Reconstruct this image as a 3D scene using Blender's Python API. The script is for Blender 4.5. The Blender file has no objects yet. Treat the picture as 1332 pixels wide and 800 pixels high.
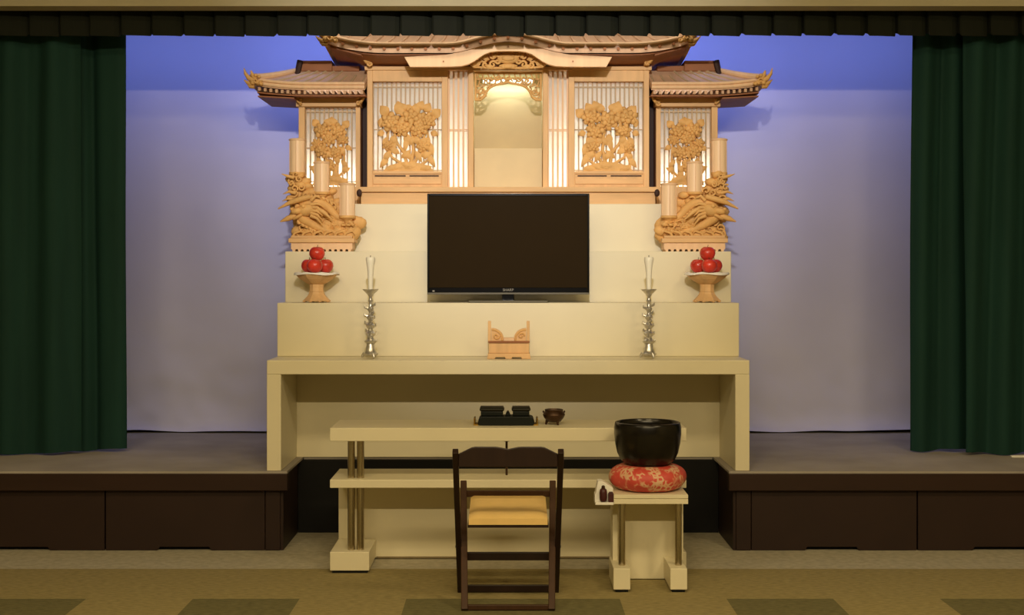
import bpy, bmesh, math, random
from mathutils import Vector, Matrix, Euler, noise
PI = math.pi
sc = bpy.context.scene
COL = sc.collection
random.seed(7)

# ------------------------------------------------------------------ camera model
FPX, U0, V0, EYE = 1800.0, 661.0, 357.0, 1.5
def PX(u, Y): return (u - U0) * Y / FPX
def PZ(v, Y): return EYE - (v - V0) * Y / FPX

# ------------------------------------------------------------------ materials
def lin(c):
    return tuple((x / 255 / 12.92) if x / 255 <= 0.04045 else ((x / 255 + 0.055) / 1.055) ** 2.4 for x in c)

def mat(name, rgb, rough=0.6, metal=0.0, var=0.12, scale=8.0, bump=0.0, bscale=60.0, stretch=(1, 1, 1), spec=0.5, coat=0.0):
    m = bpy.data.materials.new(name); m.use_nodes = True
    nt = m.node_tree; N = nt.nodes; L = nt.links
    b = N['Principled BSDF']
    b.inputs['Roughness'].default_value = rough
    b.inputs['Metallic'].default_value = metal
    b.inputs['Specular IOR Level'].default_value = spec
    b.inputs['Coat Weight'].default_value = coat
    c = lin(rgb)
    tc = N.new('ShaderNodeTexCoord'); mp = N.new('ShaderNodeMapping')
    mp.inputs['Scale'].default_value = stretch
    L.new(tc.outputs['Object'], mp.inputs['Vector'])
    nz = N.new('ShaderNodeTexNoise'); nz.inputs['Scale'].default_value = scale
    nz.inputs['Detail'].default_value = 4
    L.new(mp.outputs['Vector'], nz.inputs['Vector'])
    cr = N.new('ShaderNodeValToRGB')
    cr.color_ramp.elements[0].position = 0.3; cr.color_ramp.elements[1].position = 0.7
    cr.color_ramp.elements[0].color = tuple(x * (1 - var) for x in c) + (1,)
    cr.color_ramp.elements[1].color = tuple(min(1, x * (1 + var)) for x in c) + (1,)
    L.new(nz.outputs['Fac'], cr.inputs['Fac'])
    L.new(cr.outputs['Color'], b.inputs['Base Color'])
    if bump:
        n2 = N.new('ShaderNodeTexNoise'); n2.inputs['Scale'].default_value = bscale
        L.new(mp.outputs['Vector'], n2.inputs['Vector'])
        bp = N.new('ShaderNodeBump'); bp.inputs['Strength'].default_value = bump
        bp.inputs['Distance'].default_value = 0.01
        L.new(n2.outputs['Fac'], bp.inputs['Height']); L.new(bp.outputs['Normal'], b.inputs['Normal'])
    return m

def emis(name, rgb, s, base=(230, 225, 210)):
    m = mat(name, base, 0.7, var=0.03)
    b = m.node_tree.nodes['Principled BSDF']
    b.inputs['Emission Color'].default_value = lin(rgb) + (1,)
    b.inputs['Emission Strength'].default_value = s
    return m

M = {}
M['cream'] = mat('cream_lacquer', (228, 218, 186), 0.42, var=0.03, scale=3, spec=0.3)
M['wood'] = mat('hinoki_wood', (222, 180, 126), 0.55, var=0.10, scale=6, stretch=(4, 4, 0.6), bump=0.04, spec=0.3)
M['woodh'] = mat('hinoki_wood_horizontal', (222, 180, 126), 0.55, var=0.10, scale=6, stretch=(0.6, 4, 4), bump=0.04, spec=0.3)
M['carve'] = mat('carved_hinoki', (222, 174, 106), 0.6, var=0.12, scale=14, bump=0.10, bscale=90, spec=0.3)
M['palewood'] = mat('pale_hinoki', (232, 194, 152), 0.55, var=0.07, scale=6, stretch=(4, 4, 0.5), spec=0.3)
M['roofwood'] = mat('roof_wood', (204, 166, 132), 0.6, var=0.10, scale=8, stretch=(3, 1, 1), spec=0.3)
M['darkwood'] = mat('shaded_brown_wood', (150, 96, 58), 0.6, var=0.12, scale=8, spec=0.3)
M['gap'] = mat('dark_gap_wood', (52, 28, 16), 0.7, var=0.1)
def shoji():
    m = bpy.data.materials.new('shoji_paper'); m.use_nodes = True
    nt = m.node_tree; N = nt.nodes; L = nt.links; b = N['Principled BSDF']
    b.inputs['Roughness'].default_value = 0.9; b.inputs['Specular IOR Level'].default_value = 0.1
    nz = N.new('ShaderNodeTexNoise'); nz.inputs['Scale'].default_value = 30
    cr = N.new('ShaderNodeValToRGB'); cr.color_ramp.elements[0].color = lin((226, 224, 216)) + (1,); cr.color_ramp.elements[1].color = lin((240, 238, 230)) + (1,)
    L.new(nz.outputs['Fac'], cr.inputs['Fac']); L.new(cr.outputs['Color'], b.inputs['Base Color'])
    t = N.new('ShaderNodeBsdfTranslucent'); L.new(cr.outputs['Color'], t.inputs['Color'])
    mx = N.new('ShaderNodeMixShader'); mx.inputs[0].default_value = 0.6
    L.new(b.outputs[0], mx.inputs[1]); L.new(t.outputs[0], mx.inputs[2]); L.new(mx.outputs[0], N['Material Output'].inputs['Surface'])
    return m
M['paper'] = shoji()
M['slat'] = mat('shoji_slat', (190, 165, 128), 0.6, var=0.06, scale=10)
M['lamp'] = emis('niche_tube', (226, 255, 232), 2.0)
M['nichewall'] = mat('niche_board', (222, 202, 156), 0.6, var=0.03)
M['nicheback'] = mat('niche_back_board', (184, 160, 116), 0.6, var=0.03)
M['lantern'] = mat('lantern_shade_wood', (240, 206, 164), 0.45, var=0.06, scale=10, stretch=(5, 5, 0.4))
M['stage'] = mat('stage_carpet', (166, 158, 148), 0.95, var=0.14, scale=2.5, bump=0.25, bscale=260, spec=0.1)
M['fascia'] = mat('stage_fascia', (50, 33, 25), 0.45, var=0.10, scale=5, stretch=(0.5, 4, 4), spec=0.3)
M['fasciapanel'] = mat('stage_panel', (46, 31, 25), 0.5, var=0.08, scale=4, spec=0.3)
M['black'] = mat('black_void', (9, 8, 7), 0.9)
M['carpet'] = mat('brown_carpet_tile', (156, 142, 98), 0.95, var=0.20, scale=26, bump=0.35, bscale=300, stretch=(1, 3, 1), spec=0.1)
M['carpetdark'] = mat('olive_carpet_tile', (116, 110, 76), 0.95, var=0.22, scale=26, bump=0.35, bscale=300, stretch=(1, 3, 1), spec=0.1)
M['carpetedge'] = mat('grey_carpet_border', (180, 172, 150), 0.95, var=0.14, scale=26, bump=0.35, bscale=300, spec=0.1)
M['green'] = mat('green_curtain', (26, 58, 51), 0.8, var=0.12, scale=4, stretch=(3, 3, 0.3), bump=0.1, bscale=200, spec=0.2)
M['valance'] = mat('dark_green_valance', (25, 28, 19), 0.8, var=0.12, scale=4, stretch=(3, 3, 0.3), bump=0.1, bscale=200, spec=0.2)
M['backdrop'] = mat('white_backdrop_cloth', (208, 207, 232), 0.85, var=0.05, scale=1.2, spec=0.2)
M['plaster'] = mat('beige_plaster', (176, 166, 134), 0.9, var=0.04)
M['chrome'] = mat('brushed_chrome', (196, 184, 160), 0.22, metal=1.0, var=0.05)
M['silver'] = mat('silver_metal', (206, 202, 192), 0.34, metal=0.8, var=0.25, scale=40)
M['tvbody'] = mat('tv_gloss_black', (10, 9, 8), 0.15, var=0.05)
M['tvscreen'] = mat('tv_screen', (44, 34, 20), 0.06, var=0.02, spec=0.5)  # brown base: dim warm reflection of the hall painted into the screen colour
M['tvgrey'] = mat('tv_trim_grey', (92, 86, 66), 0.35, var=0.05)
M['logo'] = mat('tv_logo_grey', (140, 134, 120), 0.4, var=0.02)
M['apple'] = mat('apple_skin', (204, 58, 42), 0.32, var=0.28, scale=18, stretch=(1, 1, 0.5), coat=0.2)
M['stem'] = mat('apple_stem', (84, 58, 30), 0.7)
M['whitepaper'] = mat('white_paper', (238, 234, 224), 0.7, var=0.02)
M['wax'] = mat('white_wax', (238, 232, 210), 0.45, var=0.02)
M['wick'] = mat('wick', (60, 52, 44), 0.8)
M['chair'] = mat('dark_chair_wood', (40, 24, 16), 0.4, var=0.15, scale=10, stretch=(4, 4, 0.5), spec=0.35)
M['chair2'] = mat('brown_chair_wood', (66, 42, 24), 0.45, var=0.12, scale=10, stretch=(4, 4, 0.5), spec=0.3)
M['seat'] = mat('tan_seat', (232, 196, 124), 0.6, var=0.06, scale=10, spec=0.3)
M['lacquer'] = mat('black_lacquer', (18, 22, 18), 0.45, var=0.05, spec=0.2)
M['lacqueredge'] = mat('dark_lacquer_lid', (32, 30, 20), 0.5, var=0.1, spec=0.2)
M['brass'] = mat('brass', (176, 140, 62), 0.3, metal=1.0)
M['bronze'] = mat('dark_bronze', (70, 48, 32), 0.35, metal=0.6, var=0.2, scale=30)
M['gong'] = mat('dark_gong_bronze', (24, 20, 14), 0.25, metal=0.25, var=0.2, scale=20)
M['striker'] = mat('dark_red_leather', (66, 20, 18), 0.5, var=0.15)
M['metalpin'] = mat('steel_pin', (150, 145, 140), 0.3, metal=1.0)

def brocade():
    m = bpy.data.materials.new('red_brocade'); m.use_nodes = True
    nt = m.node_tree; N = nt.nodes; L = nt.links; b = N['Principled BSDF']
    b.inputs['Roughness'].default_value = 0.55
    tc = N.new('ShaderNodeTexCoord')
    v = N.new('ShaderNodeTexVoronoi'); v.inputs['Scale'].default_value = 44; v.feature = 'DISTANCE_TO_EDGE'
    nz = N.new('ShaderNodeTexNoise'); nz.inputs['Scale'].default_value = 15; nz.inputs['Detail'].default_value = 2
    n3 = N.new('ShaderNodeTexNoise'); n3.inputs['Scale'].default_value = 40
    for n in (v, nz, n3): L.new(tc.outputs['Object'], n.inputs['Vector'])
    r1 = N.new('ShaderNodeValToRGB'); r1.color_ramp.elements[0].position = 0.13; r1.color_ramp.elements[1].position = 0.20
    r1.color_ramp.elements[0].color = (1, 1, 1, 1); r1.color_ramp.elements[1].color = (0, 0, 0, 1)
    r2 = N.new('ShaderNodeValToRGB'); r2.color_ramp.elements[0].position = 0.47; r2.color_ramp.elements[1].position = 0.55
    L.new(v.outputs['Distance'], r1.inputs['Fac']); L.new(nz.outputs['Fac'], r2.inputs['Fac'])
    mu = N.new('ShaderNodeMath'); mu.operation = 'MULTIPLY'
    L.new(r1.outputs['Color'], mu.inputs[0]); L.new(r2.outputs['Color'], mu.inputs[1])
    gold = N.new('ShaderNodeMixRGB'); gold.inputs[1].default_value = lin((214, 150, 104)) + (1,); gold.inputs[2].default_value = lin((226, 196, 160)) + (1,)
    L.new(n3.outputs['Fac'], gold.inputs[0])
    red = N.new('ShaderNodeMixRGB'); red.inputs[1].default_value = lin((186, 52, 46)) + (1,); red.inputs[2].default_value = lin((216, 92, 72)) + (1,)
    L.new(nz.outputs['Fac'], red.inputs[0])
    mx = N.new('ShaderNodeMixRGB')
    L.new(mu.outputs[0], mx.inputs[0]); L.new(red.outputs[0], mx.inputs[1]); L.new(gold.outputs[0], mx.inputs[2])
    L.new(mx.outputs[0], b.inputs['Base Color'])
    return m
M['brocade'] = brocade()

# ------------------------------------------------------------------ mesh builder
def org(o):
    while o.parent: o = o.parent
    return Vector(o.location)

class MB:
    def __init__(s): s.bm = bmesh.new()
    def box(s, x0, x1, y0, y1, z0, z1):
        vs = [s.bm.verts.new((x, y, z)) for z in (z0, z1) for y in (y0, y1) for x in (x0, x1)]
        for f in ((0, 2, 3, 1), (4, 5, 7, 6), (0, 1, 5, 4), (2, 6, 7, 3), (0, 4, 6, 2), (1, 3, 7, 5)):
            s.bm.faces.new([vs[i] for i in f])
        return s
    def bar(s, p0, p1, w, d, up=(1, 0, 0)):
        """rectangular bar from p0 to p1; w along 'up' direction, d across"""
        p0, p1 = Vector(p0), Vector(p1); t = (p1 - p0).normalized(); u = Vector(up)
        u = (u - t * u.dot(t)).normalized(); v = t.cross(u)
        r = []
        for p in (p0, p1):
            r.append([s.bm.verts.new(p + u * a * w / 2 + v * b * d / 2) for a, b in ((-1, -1), (1, -1), (1, 1), (-1, 1))])
        for i in range(4):
            j = (i + 1) % 4; s.bm.faces.new((r[0][i], r[0][j], r[1][j], r[1][i]))
        s.bm.faces.new(r[0][::-1]); s.bm.faces.new(r[1]); return s
    def lathe(s, prof, c=(0, 0, 0), n=28, ph=0.0, sx=1, sy=1, tilt=None):
        rings = []
        for r, z in prof:
            if r < 1e-5: rings.append([s.bm.verts.new((c[0], c[1], c[2] + z))])
            else: rings.append([s.bm.verts.new((c[0] + sx * r * math.cos(2 * PI * k / n + ph), c[1] + sy * r * math.sin(2 * PI * k / n + ph), c[2] + z)) for k in range(n)])
        for a, b in zip(rings, rings[1:]):
            if len(a) == 1 and len(b) == 1: continue
            for k in range(n):
                j = (k + 1) % n
                if len(a) == 1: s.bm.faces.new((a[0], b[k], b[j]))
                elif len(b) == 1: s.bm.faces.new((a[k], a[j], b[0]))
                else: s.bm.faces.new((a[k], a[j], b[j], b[k]))
        if len(rings[0]) > 1: s.bm.faces.new(rings[0][::-1])
        if len(rings[-1]) > 1: s.bm.faces.new(rings[-1])
        return s
    def tube(s, pts, r, n=8):
        pts = [Vector(p) for p in pts]
        rs = r if isinstance(r, (list, tuple)) else [r] * len(pts)
        rings = []; pu = None
        for i, p in enumerate(pts):
            t = (pts[min(i + 1, len(pts) - 1)] - pts[max(i - 1, 0)]).normalized()
            if pu is None:
                pu = Vector((0, 0, 1)) if abs(t.z) < 0.9 else Vector((1, 0, 0))
            u = (pu - t * pu.dot(t)).normalized(); pu = u; v = t.cross(u)
            rings.append([s.bm.verts.new(p + (u * math.cos(2 * PI * k / n) + v * math.sin(2 * PI * k / n)) * rs[i]) for k in range(n)])
        for a, b in zip(rings, rings[1:]):
            for k in range(n):
                j = (k + 1) % n; s.bm.faces.new((a[k], a[j], b[j], b[k]))
        s.bm.faces.new(rings[0][::-1]); s.bm.faces.new(rings[-1]); return s
    def prism(s, poly, y0, y1):
        """poly of (x, z), extruded y0..y1"""
        a = [s.bm.verts.new((x, y0, z)) for x, z in poly]; b = [s.bm.verts.new((x, y1, z)) for x, z in poly]
        n = len(poly)
        s.bm.faces.new(a); s.bm.faces.new(b[::-1])
        for i in range(n):
            j = (i + 1) % n; s.bm.faces.new((a[j], a[i], b[i], b[j]))
        return s
    def ell(s, c, r, rot=(0, 0, 0), sub=2):
        m = Matrix.Translation(c) @ Euler(rot).to_matrix().to_4x4() @ Matrix.Diagonal((r[0], r[1], r[2], 1))
        bmesh.ops.create_icosphere(s.bm, subdivisions=sub, radius=1.0, matrix=m); return s
    def grid(s, f, nu, nv, th=None):
        """f(i/nu, j/nv) -> point"""
        P = [[s.bm.verts.new(f(i / nu, j / nv)) for j in range(nv + 1)] for i in range(nu + 1)]
        for i in range(nu):
            for j in range(nv): s.bm.faces.new((P[i][j], P[i + 1][j], P[i + 1][j + 1], P[i][j + 1]))
        if th:
            Q = [[s.bm.verts.new(P[i][j].co + Vector(th)) for j in range(nv + 1)] for i in range(nu + 1)]
            for i in range(nu):
                for j in range(nv): s.bm.faces.new((Q[i][j], Q[i][j + 1], Q[i + 1][j + 1], Q[i + 1][j]))
            for i in range(nu):
                for j, fl in ((0, 0), (nv, 1)):
                    q = (P[i][j], Q[i][j], Q[i + 1][j], P[i + 1][j]); s.bm.faces.new(q if not fl else q[::-1])
            for j in range(nv):
                for i, fl in ((0, 1), (nu, 0)):
                    q = (P[i][j], Q[i][j], Q[i][j + 1], P[i][j + 1]); s.bm.faces.new(q if not fl else q[::-1])
        return s
    def leaf(s, c, ang, L, W, t=0.008, yb=0.0):
        """a pointed leaf in the x-z plane with a raised midrib towards -y"""
        c = Vector(c); d = Vector((math.cos(ang), 0, math.sin(ang))); w = Vector((-d.z, 0, d.x))
        n = 6; top = []; l = []; r = []; bk = []
        for i in range(n + 1):
            u = i / n; ww = W * math.sin(PI * min(1, u ** 0.8)) * 0.5 + 0.0008
            p = c + d * L * u + Vector((0, -0.012 * math.sin(PI * u) + yb, 0))
            top.append(s.bm.verts.new(p + Vector((0, -t, 0)))); bk.append(s.bm.verts.new(p + Vector((0, t, 0))))
            l.append(s.bm.verts.new(p + w * ww)); r.append(s.bm.verts.new(p - w * ww))
        for i in range(n):
            s.bm.faces.new((top[i], top[i + 1], l[i + 1], l[i])); s.bm.faces.new((top[i + 1], top[i], r[i], r[i + 1]))
            s.bm.faces.new((l[i], l[i + 1], bk[i + 1], bk[i])); s.bm.faces.new((r[i + 1], r[i], bk[i], bk[i + 1]))
        return s
    def curl(s, c, R, a0, turns, r, n=18, sgn=1, y=0.0):
        pts = []; rr = []
        for i in range(n + 1):
            u = i / n; a = a0 + sgn * turns * 2 * PI * u; q = R * (1 - 0.85 * u)
            pts.append((c[0] + q * math.cos(a), c[1] - 0.004 * math.sin(u * PI) + y, c[2] + q * math.sin(a))); rr.append(r * (1 - 0.35 * u))
        return s.tube(pts, rr, 7)
    def build(s, name, m, parent=None, smooth=False, bevel=0.0, origin=None, angle=40, seg=2):
        bm = s.bm
        bmesh.ops.recalc_face_normals(bm, faces=bm.faces)
        o0 = org(parent) if parent else Vector(origin if origin else (0, 0, 0))
        bmesh.ops.translate(bm, vec=-o0, verts=bm.verts)
        me = bpy.data.meshes.new(name); bm.to_mesh(me); bm.free()
        if isinstance(m, (list, tuple)):
            for k in m: me.materials.append(k)
        else: me.materials.append(m)
        if smooth:
            for p in me.polygons: p.use_smooth = True
            me.set_sharp_from_angle(angle=math.radians(angle))
        o = bpy.data.objects.new(name, me); COL.objects.link(o)
        if parent: o.parent = parent
        else: o.location = o0
        if bevel:
            b = o.modifiers.new('bevel', 'BEVEL'); b.width = bevel; b.segments = seg; b.limit_method = 'ANGLE'; b.angle_limit = math.radians(50)
        return o

def tag(o, label, cat, group=None):
    o['label'] = label; o['category'] = cat
    if group: o['group'] = group
    return o
def thing(name, label, cat, loc, group=None):
    o = bpy.data.objects.new(name, None); COL.objects.link(o); o.location = loc; o.empty_display_size = 0.05
    return tag(o, label, cat, group)
def struct(o): o['kind'] = 'structure'; return o
def copy_tree(o, parent=None):
    c = o.copy(); COL.objects.link(c)
    if parent: c.parent = parent
    for ch in list(o.children): copy_tree(ch, c)
    return c

# ================================================================== THE ROOM
# hall floor: border strip along the stage, then half-metre carpet tiles
XA, XB, YA, YB = -4.6, 4.6, -2.6, 9.9
bm = bmesh.new()
def quad(x0, x1, y0, y1, mi, z=0.0):
    f = bm.faces.new([bm.verts.new(p) for p in ((x0, y0, z), (x1, y0, z), (x1, y1, z), (x0, y1, z))]); f.material_index = mi
quad(XA, XB, 7.05, YB, 2)
quad(XA, XB, 6.40, 7.05, 0)
xe = [-4.6] + [-2.445 + 0.4935 * i for i in range(-4, 15)] + [4.6]
yr = [6.40 - 0.495 * k for k in range(0, 19)]
for k in range(len(yr) - 1):
    for i in range(len(xe) - 1):
        idx = i - 5
        if k % 2 == 0: dark = (idx in (0, 2, 4)) or (idx > 4 and idx % 2 == 1) or (idx < 0 and idx % 2 == 0)
        else: dark = (idx in (1, 3)) or (idx > 5 and idx % 2 == 0) or (idx < 0 and idx % 2 == 1)
        quad(xe[i], xe[i + 1], yr[k + 1], yr[k], 1 if dark else 0)
me = bpy.data.meshes.new('floor')
bmesh.ops.remove_doubles(bm, verts=bm.verts, dist=1e-5); bm.to_mesh(me); bm.free()
for k in ('carpet', 'carpetdark', 'carpetedge'): me.materials.append(M[k])
fl = bpy.data.objects.new('floor', me); COL.objects.link(fl); struct(fl)

struct(MB().box(XA, XB, YA, YB, 4.0, 4.1).build('ceiling', M['plaster']))
struct(MB().box(XA - 0.1, XA, YA, YB, -0.05, 4.0).build('wall_left', M['plaster']))
struct(MB().box(XB, XB + 0.1, YA, YB, -0.05, 4.0).build('wall_right', M['plaster']))
struct(MB().box(XA, XB, YB - 0.1, YB, -0.05, 4.0).build('wall_back', M['plaster']))
ZB = PZ(10, 7.9)
struct(MB().box(XA, XB, 7.82, 7.9, ZB, 4.0).build('wall_front', M['plaster']))
struct(MB().box(XA, XB, 7.79, 7.93, ZB - 0.012, ZB).build('trim_1', M['plaster']))

# ------------------------------------------------------------------ stage platforms
ZS = 0.436
YF = 7.48
def stage_platform(sx, label):
    t = thing('stage_platform', label, 'stage', (sx * 2.9, 8.6, 0))
    def bx(mb, xa, xb, *r):
        a, b = sorted((sx * xa, sx * xb)); return mb.box(a, b, *r)
    bx(MB(), 1.195, 4.58, YF, 9.78, ZS - 0.012, ZS).build('deck_carpet', M['stage'], t)
    bx(MB(), 1.193, 4.58, YF - 0.006, YF + 0.06, ZS - 0.105, ZS - 0.012).build('nosing', M['fascia'], t, bevel=0.004)
    bx(MB(), 1.24, 4.57, 7.56, 9.77, 0.001, ZS - 0.013).build('platform_body', M['black'], t)
    # removable front panels with a hand slot along the floor
    us = (137, -340) if sx < 0 else (1193, 1650)
    seam = abs(PX(us[0], 7.52)); 
    for a, b, c in ((1.322, seam - 0.004, None), (seam + 0.004, 4.56, None)):
        w = b - a
        if a < 1.4: s0, s1 = abs(PX(275, 7.52)), abs(PX(205, 7.52))
        else: s0, s1 = seam + 0.30, seam + 0.60
        poly = [(a, 0.002), (s0 - 0.0, 0.002), (s0 + 0.012, 0.02), (s1 - 0.012, 0.02), (s1, 0.002), (b, 0.002), (b, ZS - 0.106), (a, ZS - 0.106)]
        MB().prism([(sx * x, z) for x, z in poly], 7.515, 7.545).build('front_panel', M['fasciapanel'], t, bevel=0.002)
    bx(MB(), 1.238, 1.318, 7.512, 7.556, 0.002, ZS - 0.106).build('corner_post', M['fasciapanel'], t, bevel=0.003)
    bx(MB(), 1.222, 1.237, 7.52, 8.03, 0.002, ZS - 0.014).build('side_panel', M['fasciapanel'], t)
stage_platform(-1, 'dark brown carpet-topped stage block left of the altar, below the left curtains')
stage_platform(1, 'dark brown carpet-topped stage block right of the altar, below the right curtains')
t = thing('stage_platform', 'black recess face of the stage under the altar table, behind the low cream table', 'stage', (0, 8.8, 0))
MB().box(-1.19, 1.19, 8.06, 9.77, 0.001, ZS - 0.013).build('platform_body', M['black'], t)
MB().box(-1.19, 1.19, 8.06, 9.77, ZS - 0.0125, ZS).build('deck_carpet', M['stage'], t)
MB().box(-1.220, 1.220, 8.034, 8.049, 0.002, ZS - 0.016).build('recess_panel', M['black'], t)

# ------------------------------------------------------------------ backdrop cloth
def backdrop(u, v):
    x = -3.9 + 7.8 * u
    z0 = ZS + 0.014 + 0.012 * noise.noise(Vector((x * 3, 0, 5))) + (0.02 if x > 2.2 else 0) * (x - 2.2)
    z = z0 + (3.7 - z0) * v ** 1.7
    h = z - z0
    k = math.exp(-h / 0.35)
    y = 9.34 + 0.012 * noise.noise(Vector((x * 1.1, z * 0.7, 2))) + 0.022 * k * noise.noise(Vector((x * 3.3 + z, z * 4.0, 1))) \
        + 0.012 * k * noise.noise(Vector((x * 8 + 2 * z, z * 8.0, 9)))
    y -= 0.10 * math.exp(-h / 0.05) * (0.7 + 0.3 * noise.noise(Vector((x * 2, 3, 0))))
    return (x, y, z)
o = MB().grid(backdrop, 260, 90, th=(0, 0.006, 0)).build('backdrop_cloth', M['backdrop'], smooth=True, origin=(0, 9.34, ZS), angle=80)
tag(o, 'large pale backdrop cloth washed with blue light, hanging behind the whole altar', 'backdrop')

# ------------------------------------------------------------------ side curtains
def drape(name, x0, x1, Y, zb, label, seed, lam=0.17, amp=0.045):
    n = max(24, int(abs(x1 - x0) / 0.008))
    def f(u, v):
        x = x0 + (x1 - x0) * u; z = zb + (3.55 - zb) * v
        a = amp * (0.75 + 0.35 * noise.noise(Vector((x * 2, seed, 0))))
        ph = 2 * PI * x / lam + 2.2 * noise.noise(Vector((x * 2.2, z * 0.25, seed)))
        y = Y + a * math.sin(ph) + 0.35 * a * math.sin(2 * ph + seed) * (0.6 + 0.4 * v)
        x += 0.012 * math.cos(ph) + 0.01 * (1 - v) * noise.noise(Vector((x * 3, z * 0.8, seed + 4)))
        if v == 0: z += 0.008 * math.sin(ph * 0.5 + seed)
        return (x, y, z)
    o = MB().grid(f, n, 26, th=(0, 0.005, 0)).build(name, M['green'], smooth=True, origin=((x0 + x1) / 2, Y, zb), angle=80)
    return tag(o, label, 'curtain', 'dark green stage curtains')
drape('stage_curtain', -4.3, PX(104, 8.16), 8.15, ZS + 0.012, 'dark green stage curtain at the far left edge, hem nearest the stage lip', 1.3, 0.26, 0.045)
drape('stage_curtain', PX(88, 8.27), PX(160, 8.27), 8.29, ZS + 0.014, 'narrow green curtain bordering the left bay of blue-lit backdrop', 5.1, 0.21, 0.03)
drape('stage_curtain', PX(1188, 8.28), PX(1272, 8.28), 8.28, ZS + 0.014, 'narrow green curtain bordering the right bay of blue-lit backdrop', 2.4, 0.17, 0.03)
drape('stage_curtain', PX(1256, 8.16), 4.3, 8.15, ZS + 0.012, 'green stage curtain at the far right edge of the stage', 8.7, 0.2, 0.04)

# pleated valance
bmv = MB()
pw = 40.4 * 8.0 / FPX
n0 = int(4.4 / pw)
zt, zb = 3.35, PZ(46.5, 8.0)
cols = []
for i in range(-n0, n0 + 1):
    xl = PX(36, 8.0) + (i + 13) * pw
    xl += 0.006 * random.uniform(-1, 1)
    if xl < XA + 0.05 or xl > XB - pw - 0.05: continue
    j = random.uniform(-0.003, 0.003)
    cols += [(xl, 8.030, zb + 0.022), (xl + 0.004, 7.990, zb + 0.012), (xl + 0.014, 7.982, zb + j), (xl + pw * 0.45, 7.990, zb + j),
             (xl + pw * 0.8, 8.002, zb + j), (xl + pw - 0.012, 8.016, zb + 0.001 + j)]
bv = bmv.bm; prev = None
for x, y, z in cols:
    a = bv.verts.new((x, y, z)); m1 = bv.verts.new((x, y, (z + zt) / 2)); b = bv.verts.new((x, y + 0.01, zt))
    a2 = bv.verts.new((x, y + 0.012, z)); b2 = bv.verts.new((x, y + 0.022, zt))
    if prev:
        pa, pm, pb, pa2, pb2 = prev
        bv.faces.new((pa, a, m1, pm)); bv.faces.new((pm, m1, b, pb)); bv.faces.new((pa2, pb2, b2, a2)); bv.faces.new((pa, pa2, a2, a)); bv.faces.new((pb, b, b2, pb2))
    prev = (a, m1, b, a2, b2)
o = bmv.build('pleated_valance', M['valance'], origin=(0, 8.0, zb))
tag(o, 'dark pleated valance running along the top of the stage opening', 'valance')

o = MB().box(PX(1316, 8.02), 3.2, 8.02, 8.04, ZS + 0.001, ZS + 0.014).build('floor_strip', M['whitepaper'], origin=(3.0, 8.03, ZS), bevel=0.003)
tag(o, 'thin pale strip on the stage floor under the far right curtain hem', 'strip')

# ================================================================== ALTAR TABLE AND STEPS
HW = 1.307
AY0, AY1 = 7.492, 8.095
ZT = 1.0354
t = thing('altar_table', 'wide cream altar table with solid side legs straddling the stage recess', 'table', (0, 7.8, ZS))
MB().box(-HW, HW, AY0, AY1, ZT - 0.077, ZT).build('tabletop', M['cream'], t, bevel=0.004)
for sx in (-1, 1):
    a, b = sorted((sx * HW, sx * (HW - 0.077)))
    MB().box(a, b, AY0, AY1, ZS + 0.0005, ZT - 0.0775).build('leg', M['cream'], t, bevel=0.003)
    for vv in (498, 567):
        zz = PZ(vv, 7.7)
        o = MB().tube([(sx * HW, 7.7, zz), (sx * (HW + 0.022), 7.7, zz)], 0.006, 10).tube([(sx * (HW + 0.022), 7.7, zz), (sx * (HW + 0.026), 7.7, zz)], 0.009, 10).build('side_pin', M['metalpin'], t, smooth=True)
        o['label'] = 'small steel pin on the table side'
MB().box(-HW + 0.0775, HW - 0.0775, 8.05, 8.09, ZS - 0.003 + 0.005, ZT - 0.0775).build('back_panel', M['cream'], t)

def step(y0, y1, z0, z1, label):
    o = MB().box(-HW, HW, y0, y1, z0 + 0.0005, z1).build('altar_step', M['cream'], origin=(0, (y0 + y1) / 2, z0), bevel=0.004)
    return tag(o, label, 'altar step', 'stepped cream altar tiers')
Z1, Z2, Z3 = 1.339, 1.635, 1.929
step(7.83, 8.094, ZT, Z1, 'lowest cream altar step, carrying the television and offering stands')
step(8.11, 8.395, ZS, Z2, 'middle cream altar step behind the television, carrying the carved lantern stands')
step(8.41, 9.0, ZS, Z3, 'topmost cream altar step, directly below the carved wooden shrine')

# ================================================================== CARVING HELPERS
def blossom(mb, c, r, rnd, depth=0.02):
    x, y, z = c
    for ring, (k, q, pr, dy) in enumerate(((7, 0.62, 0.42, 0), (6, 0.36, 0.34, -0.45), (3, 0.14, 0.22, -0.8))):
        a0 = rnd.uniform(0, PI)
        for i in range(k):
            a = a0 + 2 * PI * i / k; rr = r * pr * rnd.uniform(0.85, 1.15)
            mb.ell((x + r * q * math.cos(a), y + dy * depth, z + r * q * math.sin(a) * 0.9), (rr, depth * 0.5, rr * 0.8), (rnd.uniform(-0.3, 0.3), -a + rnd.uniform(-0.3, 0.3), rnd.uniform(-0.5, 0.5)), 1)
    return mb

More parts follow.
